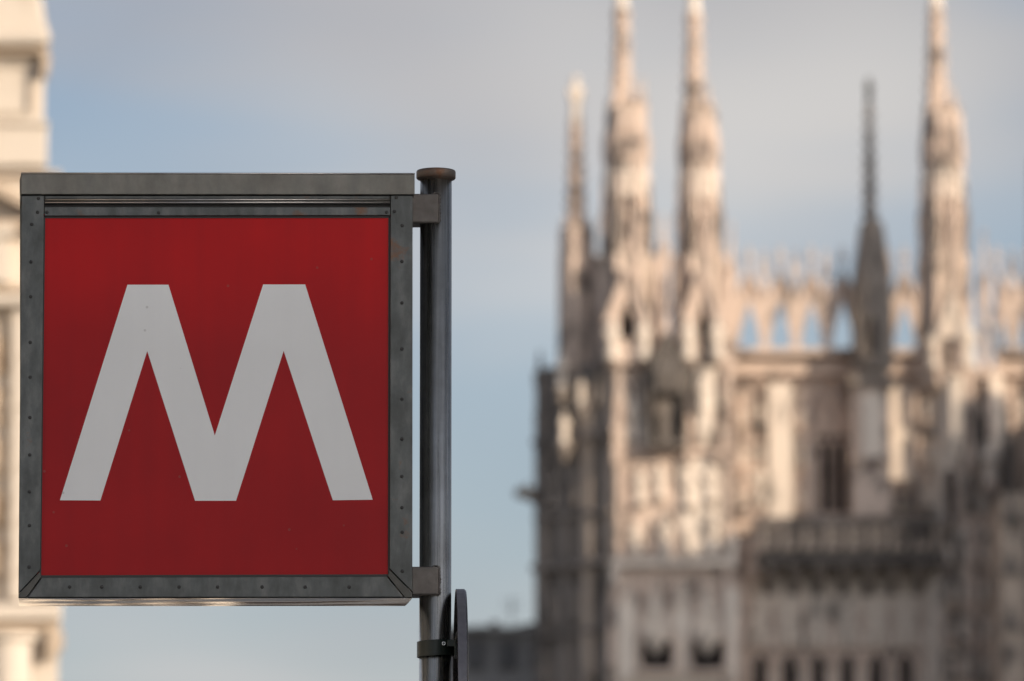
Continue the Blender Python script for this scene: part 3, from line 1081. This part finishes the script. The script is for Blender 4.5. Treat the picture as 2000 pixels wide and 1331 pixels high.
# --- right pier
Y3 = 201.4
YS3 = 201.9
P3 = [(X(1792, YW), YW + .1), (X(1842, Y3), Y3), (X(1935, Y3), Y3), (X(1958, 201.8), 201.8), (X(1958, YW), YW + .5), (X(1792, YW), YW + .5)]
pier3 = MB().plan(P3, 0, Z(720, Y3)).build("tall_pier", MARBLE_L, cath)
spire(1832, YS3, 18, 220, 11, 19, 31, 503, 38, 724, 46, 11)
for px, a, b_, w, YY in ((1922, 735, 446, 22, 201.6), (1800, 720, 500, 20, 202.2), (1948, 735, 545, 16, 201.7), (1888, 640, 505, 15, 201.2)):
    pin(px, a, b_, YY, w, cath)
front_box("string_course", 1838, 1940, 738, 722, Y3, .34, MARBLE, pier3)
hc = MB().lathe([(Z(905, Y3), .08), (Z(860, Y3), .33), (Z(752, Y3), .36), (Z(738, Y3), .44)], 8, (X(1864, Y3), Y3 - .08))
hc.build("bracket_shaft", MARBLE_L, pier3)
front_box("buttress_strip", 1886, 1900, 1450, 738, Y3, .42, MARBLE, pier3)
front_box("buttress_strip", 1926, 1936, 1450, 738, Y3, .42, MARBLE, pier3)
lancet(1913, 868, 750, Y3, 26, pier3, MARBLE, name="blind_window")
stat(1935, 948, 860, Y3 - .7, pier3)
MB().lathe([(Z(1010, Y3), .05), (Z(958, Y3), .32), (Z(948, Y3), .36)], 8, (X(1935, Y3), Y3 - .65)).build("corbel", MARBLE, pier3)
lancet(1856, 1010, 912, Y3, 26, pier3, MARBLE, name="blind_window")
front_box("string_course", 1838, 1945, 1030, 1018, Y3, .22, MARBLE, pier3)
front_box("buttress_strip", 1872, 1934, 1450, 1030, Y3, .18, MARBLE_L, pier3)
for a, b_ in ((1180, 1060), (1320, 1200)):
    lancet(1856, a, b_, Y3, 24, pier3, MARBLE, dark=MARBLE_D, name="blind_window")
    lancet(1903, a, b_, Y3 - .18, 40, pier3, MARBLE, dark=MARBLE_D, name="blind_window")
gab(1860, 660, 560, 201.1, 66, cath, GABLEL)
lancet(1858, 722, 600, 201.17, 34, cath, MARBLE)
stat(1889, 718, 625, 201.1, cath)
stat(1824, 720, 640, 201.2, cath)
for px, a, b_, w in ((1913, 905, 765, 17), (1968, 985, 775, 24), (1893, 1000, 900, 14), (1948, 1120, 985, 16)):
    pin(px, a, b_, Y3 - .45, w, pier3, True)
# wall right of the tall pier
for a, b_ in ((1962, 1978), (2020, 2064), (2100, 2116)):
    front_box("pilaster", a, b_, 1012, 752, YW, .3, MARBLE, cath)
for px in (1992, 2084):
    lancet(px, 1002, 780, YW, 34, cath, MARBLE)
for k in range(4):
    gab(1985 + 54 * k, 1262, 1135, YW - .14, 52, cath, GABLED)
    lancet(1985 + 54 * k, 1420, 1268, YW, 44, cath, MARBLE_D, frame=.22)
MB().box(X(1962, YW - .8), X(2500, YW - .8), YW - .9, YW + .02, Z(1100, YW - .8), Z(1020, YW - .8)).build("parapet", MARBLE_D, cath)

# --- next buttress of the cathedral, just outside the frame on the right
Y5 = 196.3
x5 = 10.72 + .72 * ((201.1 - Y5) / .694)
b5 = MB().box(x5 - .62, x5 + 1.5, Y5 - .62, YW + .1, 0, Z(820, Y5)).build("outer_pier", MARBLE_D, cath)
MB().box(X(1952, Y5), x5 + 1.6, Y5 - .4, YW + .05, 0, Z(965, Y5)).build("outer_pier_foot", MARBLE_M, b5)
for k, py in enumerate((1020, 1120, 1230)):
    gab(1975, py + 4, py - 52, Y5 - .5, 40, b5, GABLED)
px5 = 1000 + x5 / Y5 * F
spire(px5, Y5, 60, 300, 9, 18, 30, 560, 36, 830, 42, 0, MARBLE, pins=False, gables=False, statue_h=70)

def carve(px0, px1, py0, py1, Yf, nx, ny, parent, seed=1):
    """tiers of little canopied figures on a wall zone"""
    r = random.Random(seed)
    for iy in range(ny):
        for ix in range(nx):
            cw, chh = (px1 - px0) / nx, (py0 - py1) / ny
            cx = px0 + cw * (ix + .5) + r.uniform(-.08, .08) * cw
            fy = py0 - chh * iy - chh * .12
            stat(cx, fy, fy - chh * r.uniform(.42, .52), Yf - .2, parent, rz=r.uniform(-.4, .4))
            MB().lathe([(Z(fy, Yf) - .3, .04), (Z(fy, Yf) - .05, .2), (Z(fy, Yf), .2)], 6, (X(cx, Yf, fy), Yf - .16)).build("corbel", r.choice((MARBLE, MARBLE_M, MARBLE_D)), parent)
            gab(cx, fy - chh * .58, fy - chh * .88, Yf - .14, cw * .72, parent, r.choice((GABLE, GABLED, GABLEL)))
            pin(cx - cw * .5, fy + chh * .05, fy - chh * r.uniform(.75, 1.0), Yf - .1, max(8, cw * .24), parent, r.random() < .4)


carve(1206, 1264, 876, 726, Y0, 2, 2, pier, 1)
carve(1396, 1428, 876, 726, Y0, 1, 2, pier, 2)
carve(1432, 1500, 1000, 760, YW, 2, 3, cath, 3)
carve(1548, 1586, 1000, 760, YW, 1, 3, cath, 4)
carve(1840, 1940, 1330, 1035, Y3 - .2, 3, 4, pier3, 5)
carve(1875, 1935, 1015, 745, Y3, 2, 3, pier3, 6)
carve(1690, 1780, 1005, 945, YW, 2, 1, cath, 7)
carve(1790, 1838, 1000, 745, 201.9, 1, 3, pier3, 8)
carve(1955, 2010, 950, 740, YW, 2, 2, cath, 9)

# ------------------------------------------------------------------ low dark building left of the cathedral
YB = 246.0
dk = root("grey_building", (X(930, YB), YB + 6, 0), "low dark grey building between the signpost and the cathedral's left corner", "building")
zt = Z(1236, YB)
MB().box(X(832, YB), X(1075, YB), YB, YB + 12, 0, zt).build("wall", GREYST, dk)
MB().box(X(830, YB), X(1080, YB), YB - .4, YB + 12.4, zt, zt + M(10, YB)).build("cornice", GREYST, dk)
MB().box(X(1030, YB), X(1078, YB), YB + 1, YB + 9, zt + M(10, YB), Z(1212, YB)).build("roof_house", ROOF, dk)
fm = MB().box(-.36, .36, -.1, .0, 0, 1.1).mesh("window", stone("grey_window_stone", (.2, .19, .18), (.12, .11, .11)))
pm = MB().box(-.26, .26, -.13, -.101, .1, 1.0).mesh("pane", plain("grey_pane", (0.13, 0.13, 0.135), 0.4))
for r_ in range(3):
    for k in range(4):
        wx = X(866 + k * 62, YB)
        w = place(fm, "window", (wx, YB, Z(1310, YB) - r_ * 3.2), dk)
        place(pm, "pane", (wx, YB, Z(1310, YB) - r_ * 3.2), w)
MB().box(X(380, YB), X(831, YB), YB + .5, YB + 11, 0, 17.5).build("wing", BRICK, dk)
MB().box(X(378, YB), X(830, YB), YB + .2, YB + 11.2, 17.5, 18.0).build("wing_roof", ROOF, dk)
ch = MB().box(X(985, YB), X(1000, YB), YB + 2, YB + 2.6, zt, Z(1216, YB))
ch.build("chimney", ROOF, dk)
for px, h_ in ((930, 10), (957, 18), (1012, 12)):
    MB().box(X(px, YB), X(px, YB) + .35, YB + 1.2, YB + 1.6, zt, zt + M(10 + h_, YB)).build("chimney", BRICK, dk)
ae = MB()
ax = X(1000, YB)
ae.rod((ax, YB + 3, zt), (ax, YB + 3, zt + 1.6), .03, 5)
for q in (1.1, 1.3, 1.5):
    ae.rod((ax - .4, YB + 3, zt + q), (ax + .4, YB + 3, zt + q), .015, 4)
ae.build("aerial", ROOF, dk)

# ------------------------------------------------------------------ sunlit stone building at the left edge
YL = 110.0
lb = root("stone_palace", (X(-120, YL), YL + 3, 0), "sunlit cream stone palace at the left edge, behind the sign's left side", "building")


def xl(px, py):
    return at(px, py, YL).x


XL = xl(-1900, 700)


def block(name, px, py0, py1, fwd, mat, left=None, bevel=0.04, back=5.0):
    """slab with its right end at px between two heights, fwd metres in front of the facade plane"""
    l_ = XL if left is None else xl(left, 700)
    pm_ = (py0 + py1) / 2
    xr_ = xl(px, pm_)
    b = MB().plan([(l_, YL - fwd), (xr_, YL - fwd), (xr_ - .09 * (back + fwd), YL + back), (l_, YL + back)], Z(py0, YL), Z(py1, YL))
    return b.build(name, mat, lb, bevel=bevel)


body = MB()
body.plan([(XL, YL), (xl(116, 1000), YL), (xl(116, 1000) - .54, YL + 6), (XL, YL + 6)], 0, Z(346, YL))
bo = body.build("wall", CREAM, lb)
block("ledge", 122, 346, 338, .25, CREAM)
block("attic", 93, 327, 243, .15, CREAM)
block("moulding", 97, 250, 240, .25, CREAM)
block("attic", 86, 240, 112, .0, CREAM)
block("moulding", 97, 112, 99, .35, CREAM_D)
block("cornice", 103, 98, 72, .6, CREAM, bevel=.1)
fr_ = MB()
xa, xb, za, zb = xl(-70, 170), xl(64, 170), Z(222, YL), Z(124, YL)
fr_.strip([(xa, za), (xa, zb), (xb, zb), (xb, za), (xa, za)], [(xa + .05, za + .05), (xa + .05, zb - .05), (xb - .05, zb - .05), (xb - .05, za + .05), (xa + .05, za + .05)], YL - .09, YL + .01)
fr_.build("panel_frame", CREAM, lb)
MB().box(xb + .002, xb + .05, YL - .07, YL + .01, za, zb).build("panel_shadow", CREAM_D, lb)  # tan strip: shadow line of the frame put into the colour
brk = MB().elev([(xl(84, 120), Z(155, YL)), (xl(92, 120), Z(150, YL)), (xl(98, 120), Z(112, YL)), (xl(84, 120), Z(112, YL))], YL - .3, YL + .2)
brk.build("bracket", CREAM_D, lb)
top = MB()
prof = [(-300, -140), (-40, -140), (20, -60), (66, -28), (82, 2), (86, 35), (95, 60), (95, 72), (-300, 72)]
top.elev([(xl(a, b_), Z(b_, YL)) for a, b_ in prof], YL - .3, YL + .4)
top.build("scroll", CREAM, lb, bevel=.05)
# raked cornice, capital, shaft, mouldings beside the sign's left edge
rk = MB()
rk.elev([(xl(-160, 360), Z(372, YL)), (xl(-160, 360), Z(352, YL)), (xl(-20, 360), Z(352, YL)), (xl(110, 430), Z(424, YL)), (xl(110, 430), Z(446, YL)), (xl(-24, 380), Z(374, YL))], YL - .5, YL + .02)
rk.build("raked_cornice", CREAM_D, lb)
block("moulding", 116, 452, 436, .45, CREAM_D)
cp = MB()
for k, (a, b_, e) in enumerate(((560, 548, 12), (548, 470, 10), (470, 452, 22))):
    cp.box(xl(-30 - e, 500), xl(10 + e, 500), YL - .4 - e * .01, YL + .02, Z(a, YL), Z(b_, YL) - .002)
cp.build("capital", CREAM, lb)
block("moulding", 120, 578, 562, .4, CREAM_D)
block("moulding", 122, 604, 584, .55, CREAM)
pl = MB()
for a, b_ in ((-60, -14), (24, 62), (90, 112)):
    pl.box(xl(a, 900), xl(b_, 900), YL - .28, YL + .02, Z(1176, YL), Z(606, YL))
    for py in (690, 790, 905, 1010, 1110):
        pl.box(xl(a - 3, 900), xl(b_ + 3, 900), YL - .33, YL + .02, Z(py + 10, YL), Z(py, YL))
pl.build("pilaster", CREAM, lb)
for py in (660, 760, 860, 960, 1060):
    lw = MB()
    lw.box(xl(-12, py), xl(22, py), YL - .08, YL + .01, Z(py + 70, YL), Z(py, YL))
    lw.build("carved_panel", CREAM_D, lb)
block("cornice", 124, 1216, 1184, .5, CREAM)
block("moulding", 120, 1236, 1216, .3, CREAM_D)
cbk = MB().elev([(xl(98, 1250), Z(1290, YL)), (xl(108, 1250), Z(1284, YL)), (xl(122, 1250), Z(1262, YL)), (xl(122, 1250), Z(1236, YL)), (xl(96, 1250), Z(1236, YL))], YL - .4, YL + .3)
cbk.build("corbel", CREAM_D, lb)
colm = MB().lathe([(0, .42), (Z(1262, YL), .36), (Z(1258, YL), .46), (Z(1244, YL), .50)], 20, (xl(22, 1300), YL - .5))
colm.build("column", CREAM, lb, smooth=False)
# the bays that go on to the left, outside the frame
for k in range(6):
    c_ = xl(-240 - 290 * k, 900)
    w = MB()
    w.box(c_ - .62, c_ - .45, YL - .16, YL + .01, Z(1140, YL), Z(680, YL))
    w.box(c_ + .45, c_ + .62, YL - .16, YL + .01, Z(1140, YL), Z(680, YL))
    w.box(c_ - .70, c_ + .70, YL - .24, YL + .01, Z(680, YL) + .002, Z(660, YL))
    w.box(c_ - .70, c_ + .70, YL - .26, YL + .01, Z(1156, YL), Z(1140, YL) - .002)
    wo = w.build("window", CREAM, lb)
    MB().box(c_ - .45, c_ + .45, YL - .03, YL - .006, Z(1140, YL), Z(680, YL)).build("pane", GLASS, wo)
    MB().box(c_ + .95, c_ + 1.28, YL - .28, YL + .02, Z(1176, YL), Z(606, YL)).build("pilaster", CREAM, lb)
    MB().lathe([(0, .42), (Z(1262, YL), .36), (Z(1258, YL), .46), (Z(1244, YL), .50)], 20, (c_ - .3, YL - .5)).build("column", CREAM, lb)
# lower wing, under the frame: an arcade with dark openings
zw = Z(1345, YL) - .5
wg = MB()
wx0, wx1 = xl(119, 1300), xl(420, 1300)
MB().box(wx0, wx1, YL + .4, YL + 6, 0, zw).build("wing", CREAM, lb)
MB().box(wx0, wx1 + .2, YL, YL + 6.2, zw, zw + .3).build("wing_cornice", CREAM, lb)
for k in range(3):
    cx = wx0 + (wx1 - wx0) * (k + .5) / 3
    a = MB().strip(arch(.75, 5.0, 6, cx, .2), arch(.6, 4.9, 6, cx, .2), YL + .25, YL + .42)
    ao = a.build("arch", CREAM, lb)
    MB().elev(arch(.6, 4.9, 6, cx, .2), YL + .38, YL + .395).build("opening", VOID, ao)
    MB().box(cx - .28, cx + .28, YL + .3, YL + .41, 6.2, 7.6).build("window", VOID, lb)

# ------------------------------------------------------------------ THE METRO SIGN
YS0 = 15.4
YAW = R(4.0)
U = Vector((math.cos(YAW), math.sin(YAW), 0))
NB = Vector((-math.sin(YAW), math.cos(YAW), 0))        # into the box
S0 = at(420, 750, YS0)


def S(px, py, off=0.0):
    """point of the sign's front plane (moved back by off) seen at a pixel"""
    d = ray(px, py)
    p0 = S0 + NB * off
    o = Vector((0, 0, CZ))
    t = (p0 - o).dot(NB) / d.dot(NB)
    return o + d * t


DEP = 0.31
axis = S(851, 700, 0.105)
pole_x, pole_y = axis.x, axis.y
PR = 31.2 / F * pole_y * 1.006
ms = root("metro_sign", (pole_x, pole_y, 0), "square red metro sign with a white M in a grey steel box on a pole", "metro sign")


def slab(name, pts, off, depth, mat, bevel=.0012, parent=None, label=None):
    f = [S(px, py, off) for px, py in pts]
    b = [p + NB * depth for p in f]
    n = len(f)
    m = MB()
    m.add(f + b, [tuple(range(n)), tuple(range(n, 2 * n))[::-1]] + [((i + 1) % n, i, n + i, n + (i + 1) % n) for i in range(n)])
    return m.build(name, mat, parent or ms, bevel=bevel, label=label)


slab("casing", [(39, 376), (803, 376), (802, 1146), (39, 1146)], .022, DEP - .022, STEEL)
lid = slab("lid", [(41, 337), (810, 338), (810, 380.5), (41, 380)], -.006, DEP + .014, LIDST, .0016)
le = MB()
le.rod(S(41.5, 339, -.0055), S(810, 340, -.0055), .0021, 10)
le.build("lid_edge", BEADST, lid, smooth=True)
stl = slab("stile", [(42, 382.5), (86, 382.5), (78.5, 1114), (36, 1159)], 0, .022, STEEL)
slab("lid_flap", [(38.2, 352), (41, 341), (42, 381), (39, 404)], .004, .12, LIDST, .0006, parent=lid)
stl['label'] = "left upright strip of the sign frame"
str_ = slab("stile", [(763, 382), (806, 382), (805.5, 1156), (761, 1111)], 0, .022, STEEL)
slab("mitre_strip", [(36, 1161), (78, 1116.5), (80, 1128), (54, 1164), (50, 1167.5), (36, 1168)], .0015, .02, DARKST)
slab("mitre_strip", [(761, 1113.5), (805.5, 1159), (805, 1168), (790, 1167), (757, 1125)], .0015, .02, DARKST)
rl = slab("bottom_rail", [(82, 1128.5), (755, 1126.5), (788, 1166.5), (55, 1167)], .0005, .02, STEEL)
slab("top_rail", [(88, 382.5), (761.5, 382.5), (761.5, 389), (88, 389)], .003, .017, STEEL)
slab("slot_back", [(87, 388), (762, 388), (762, 408), (87, 408)], .016, .004, SCREW, 0)
bead = MB()
for py, r_ in ((390.6, .0024), (396.0, .0026)):
    bead.rod(S(88, py, .003), S(761.5, py, .003), r_, 10)
bead.build("bead", BEADST, ms, smooth=True)
tr2 = slab("panel_rail", [(87, 404.5), (762, 405), (762, 421), (87, 422)], .001, .019, STEEL)
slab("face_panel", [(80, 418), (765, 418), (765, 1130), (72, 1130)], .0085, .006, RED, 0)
Mpts = [(117, 977.5), (249, 556.5), (329, 556.5), (419.5, 851), (514, 556), (596, 556), (728, 976.5), (650, 977.5), (554, 685.5), (461, 978.5), (381, 978.5), (287.5, 686), (196, 978)]
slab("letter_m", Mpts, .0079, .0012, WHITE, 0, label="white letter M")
for gp in ([(78, 1124), (760, 1122), (758, 1129), (79, 1130.5)], [(758.6, 423), (764, 423), (763, 1120), (757.8, 1120)], [(86, 421), (762, 420), (762, 426), (86, 426.5)], [(84, 424), (88.5, 424), (80.5, 1124), (76, 1124)]):
    slab("gasket", gp, .0068, .0016, SCREW, 0)
# screws
sm = MB()
sm.lathe([(0, .0040), (.0012, .0040), (.0022, .0024)], 10)
sme = sm.mesh("screw", SCREW)


def screw(px, py, parent, off=0.0):
    p = S(px, py, off)
    o = place(sme, "screw", p, parent)
    o.rotation_euler = (R(90), 0, YAW)
    return o


for px, py in ((75, 388), (73.5, 415), (62, 438.5), (60.5, 512), (60, 580), (59, 669), (59, 737), (58.5, 816), (58, 889), (57.5, 961), (57.5, 1027), (57, 1108)):
    screw(px, py, stl)
for px, py in ((774, 386.5), (770, 413.5), (785.5, 441), (785, 511), (785, 592), (785, 682), (785, 780), (785, 858), (785, 931), (785, 992), (785.5, 1040), (785.5, 1116)):
    screw(px, py, str_)
for px, py in ((136, 1147), (199, 1147), (274, 1147), (350, 1147), (425, 1147), (512, 1147), (596, 1147), (682, 1147)):
    screw(px, py, rl, .0005)
for px, py in ((92, 415), (755, 415), (310, 416)):
    screw(px, py, tr2, .001)
# bright dented underside sheet
un = MB()
nu, nd = 160, 28
A0, A1 = S(37, 1168.5, .003), S(805, 1168.5, .003)
vs, fs = [], []
for j in range(nd + 1):
    for i in range(nu + 1):
        u_, v_ = i / nu, j / nd
        p = A0 + (A1 - A0) * u_ + NB * (DEP - .004) * v_
        edge = min(1, 10 * u_, 10 * (1 - u_)) * min(1, 6 * v_, 5 * (1 - v_))
        w = .0016 * math.sin(5.1 * u_ + 3.5 * v_ + .6) * math.sin(7.0 * v_ + 2.6 * u_ + 1.2)
        w += .0022 * mnoise.noise(Vector((u_ * 5, v_ * 2.2, 1.3)))
        rise = .0122 * v_ - .0012 * math.sin(math.pi * v_)
        p = p + Vector((0, 0, rise - .0005 - edge * w))
        vs.append(p)
for j in range(nd):
    for i in range(nu):
        k = j * (nu + 1) + i
        fs.append((k, k + 1, k + nu + 2, k + nu + 1))
un.add(vs, fs)
uo = un.build("underside_sheet", MIRROR, ms, smooth=True)
# pole, cap, brackets, welds
pz_top = at(851, 345, pole_y).z
MB().lathe([(0, PR), (pz_top, PR)], 48, (pole_x, pole_y)).build("pole", POLEST, ms, smooth=False)
po = bpy.data.objects["pole"]
for p in po.data.polygons:
    p.use_smooth = len(p.vertices) == 4
zc0, zc1 = at(851, 352.5, pole_y).z, at(851, 333, pole_y).z
cr_ = 38.8 / F * pole_y * 1.006
MB().lathe([(zc0 - .004, PR * .98), (zc0, PR * 1.02), (zc0 + .002, cr_ * .95), (zc0 + .005, cr_), (zc1 - .004, cr_), (zc1 - .001, cr_ * .96), (zc1, cr_ * .9)], 48, (pole_x, pole_y)).build("pole_cap", CAPST, ms, smooth=False)
for p in bpy.data.objects["pole_cap"].data.polygons:
    p.use_smooth = len(p.vertices) == 4 and abs(p.normal.z) < .9
for (y0, y1) in ((378.5, 436), (1107, 1163)):
    k = .105 - PR - .0035
    f = [S(803, y1, k), S(857, y1, k), S(857, y0, k), S(803, y0, k)]
    f = [f[0], f[1], f[2], f[3]]
    dpt = .072
    m = MB()
    m.add(f + [p + NB * dpt for p in f], [(0, 1, 2, 3), (7, 6, 5, 4), (1, 0, 4, 5), (2, 1, 5, 6), (3, 2, 6, 7), (0, 3, 7, 4)])
    bk = m.build("bracket", BRKST, ms, bevel=.004)
    wd = MB()
    prev = None
    n = 26
    for i in range(n + 1):
        t = i / n
        py = y0 + 2 + (y1 - y0 - 3) * t
        q = S(857.5 + 1.2 * math.sin(i * 1.9) + 1.6 * mnoise.noise(Vector((i * .6, y0, 0))), py, k + .0035)
        r_ = .0031 + .0012 * mnoise.noise(Vector((i * .8, y0 + 5, 3)))
        if prev:
            wd.rod(prev[0], q, prev[1], 8, r_)
        wd.bud(q, r_ * 1.15, r_ * 1.2)
        prev = (q, r_)
    for i in range(10):                         # bead that runs over the top edge
        t = i / 9
        wd.bud(S(845 + 12 * t, y0 + 1 - 2 * math.sin(t * 3), k + .004), .0035, .003)
    wd.build("weld", BRKST, bk, smooth=True)

# ------------------------------------------------------------------ round road sign seen edge-on, clamped to the same pole
RD = .30
TH = .0205
top_p = at(899, 1153, pole_y)
BA = R(1.7)
rc = Vector((at(898, 1300, pole_y).x, pole_y, top_p.z - RD))
rs = root("round_sign", rc, "round road sign plate seen edge-on, clamped to the pole under the red sign", "road sign")
nrm = Vector((-math.cos(BA), -math.sin(BA), 0))     # direction of its back
tan = Vector((math.sin(BA), -math.cos(BA), 0))      # horizontal in-plane direction, towards the camera


def disc(r_, z_):
    return lambda a: rc + nrm * z_ + tan * (r_ * math.cos(a)) + Vector((0, 0, r_ * math.sin(a)))


def rings(spec, n=72, close=True):
    m = MB()
    vs, fs = [], []
    for r_, z_ in spec:
        fn = disc(r_, z_)
        vs += [fn(2 * math.pi * i / n) for i in range(n)]
    for j in range(len(spec) - 1):
        for i in range(n):
            fs.append((j * n + i, j * n + (i + 1) % n, (j + 1) * n + (i + 1) % n, (j + 1) * n + i))
    fs.append(tuple(range(n)))
    fs.append(tuple(range((len(spec) - 1) * n, len(spec) * n))[::-1])
    m.add(vs, fs)
    return m


pl_ = rings([(RD - .006, -.0035 - TH / 2), (RD - .002, -.003 - TH / 2), (RD, -TH / 2), (RD, TH / 2 - .001), (RD - .0025, TH / 2), (RD - .0035, -TH / 2 + .002)]).build("plate", PLATEB, rs)
rm = rings([(RD + .0004, -TH / 2), (RD + .0012, -TH / 2 + .001), (RD + .0012, TH / 2 - .001), (RD + .0004, TH / 2)])
rm.f = rm.f[:-2]
rm.build("rim", PLATE, rs)
rb1 = MB()
for dz in (.075, -.075):
    a, b_ = disc(RD * .8, TH / 2), disc(RD * .8, TH / 2)
    p0 = rc + nrm * (TH / 2 - .006) + Vector((0, 0, dz + .105)) - tan * .2
    p1 = rc + nrm * (TH / 2 - .006) + Vector((0, 0, dz + .105)) + tan * .2
    rb1.rod(p0, p1, .009, 8)
rb1.build("stiffener", PLATEB, rs)
# band clamp round the pole
zcl = at(851, 1268, pole_y).z
hb = 31 / F * pole_y / 2
bd = MB()
ro = PR + .0055
n = 48
vs, fs = [], []
for rr, dz in ((PR + .0008, -hb), (ro, -hb), (ro, hb), (PR + .0008, hb)):
    for i in range(n):
        a = 2 * math.pi * i / n
        vs.append((pole_x + rr * math.cos(a), pole_y + rr * math.sin(a), zcl + dz + .002 * math.cos(a)))
for j in range(4):
    for i in range(n):
        fs.append((j * n + i, j * n + (i + 1) % n, ((j + 1) % 4) * n + (i + 1) % n, ((j + 1) % 4) * n + i))
bd.add(vs, fs)
cl = bd.build("clamp", GREENB, rs, bevel=.001)
ar = MB()
xr = rc.x - TH / 2 + .004
ar.box(pole_x + PR * .75, xr, pole_y - .045, pole_y - .028, zcl + hb * .1, zcl + hb * .95)
ar.box(pole_x + PR * .75, xr, pole_y + .028, pole_y + .045, zcl - hb * .8, zcl + hb * .8)
ar.box(xr - .006, xr, pole_y - .05, pole_y + .05, zcl - hb, zcl + hb)
ar.build("clamp_arm", GREENB, cl, bevel=.001)
bt = MB()
bxp = at(866.5, 1257, pole_y - .047)
bt.rod(bxp, bxp + Vector((0, .02, 0)), .0042, 8)
bt.bud(bxp, .004, .004)
bt.build("bolt", BOLT, cl)
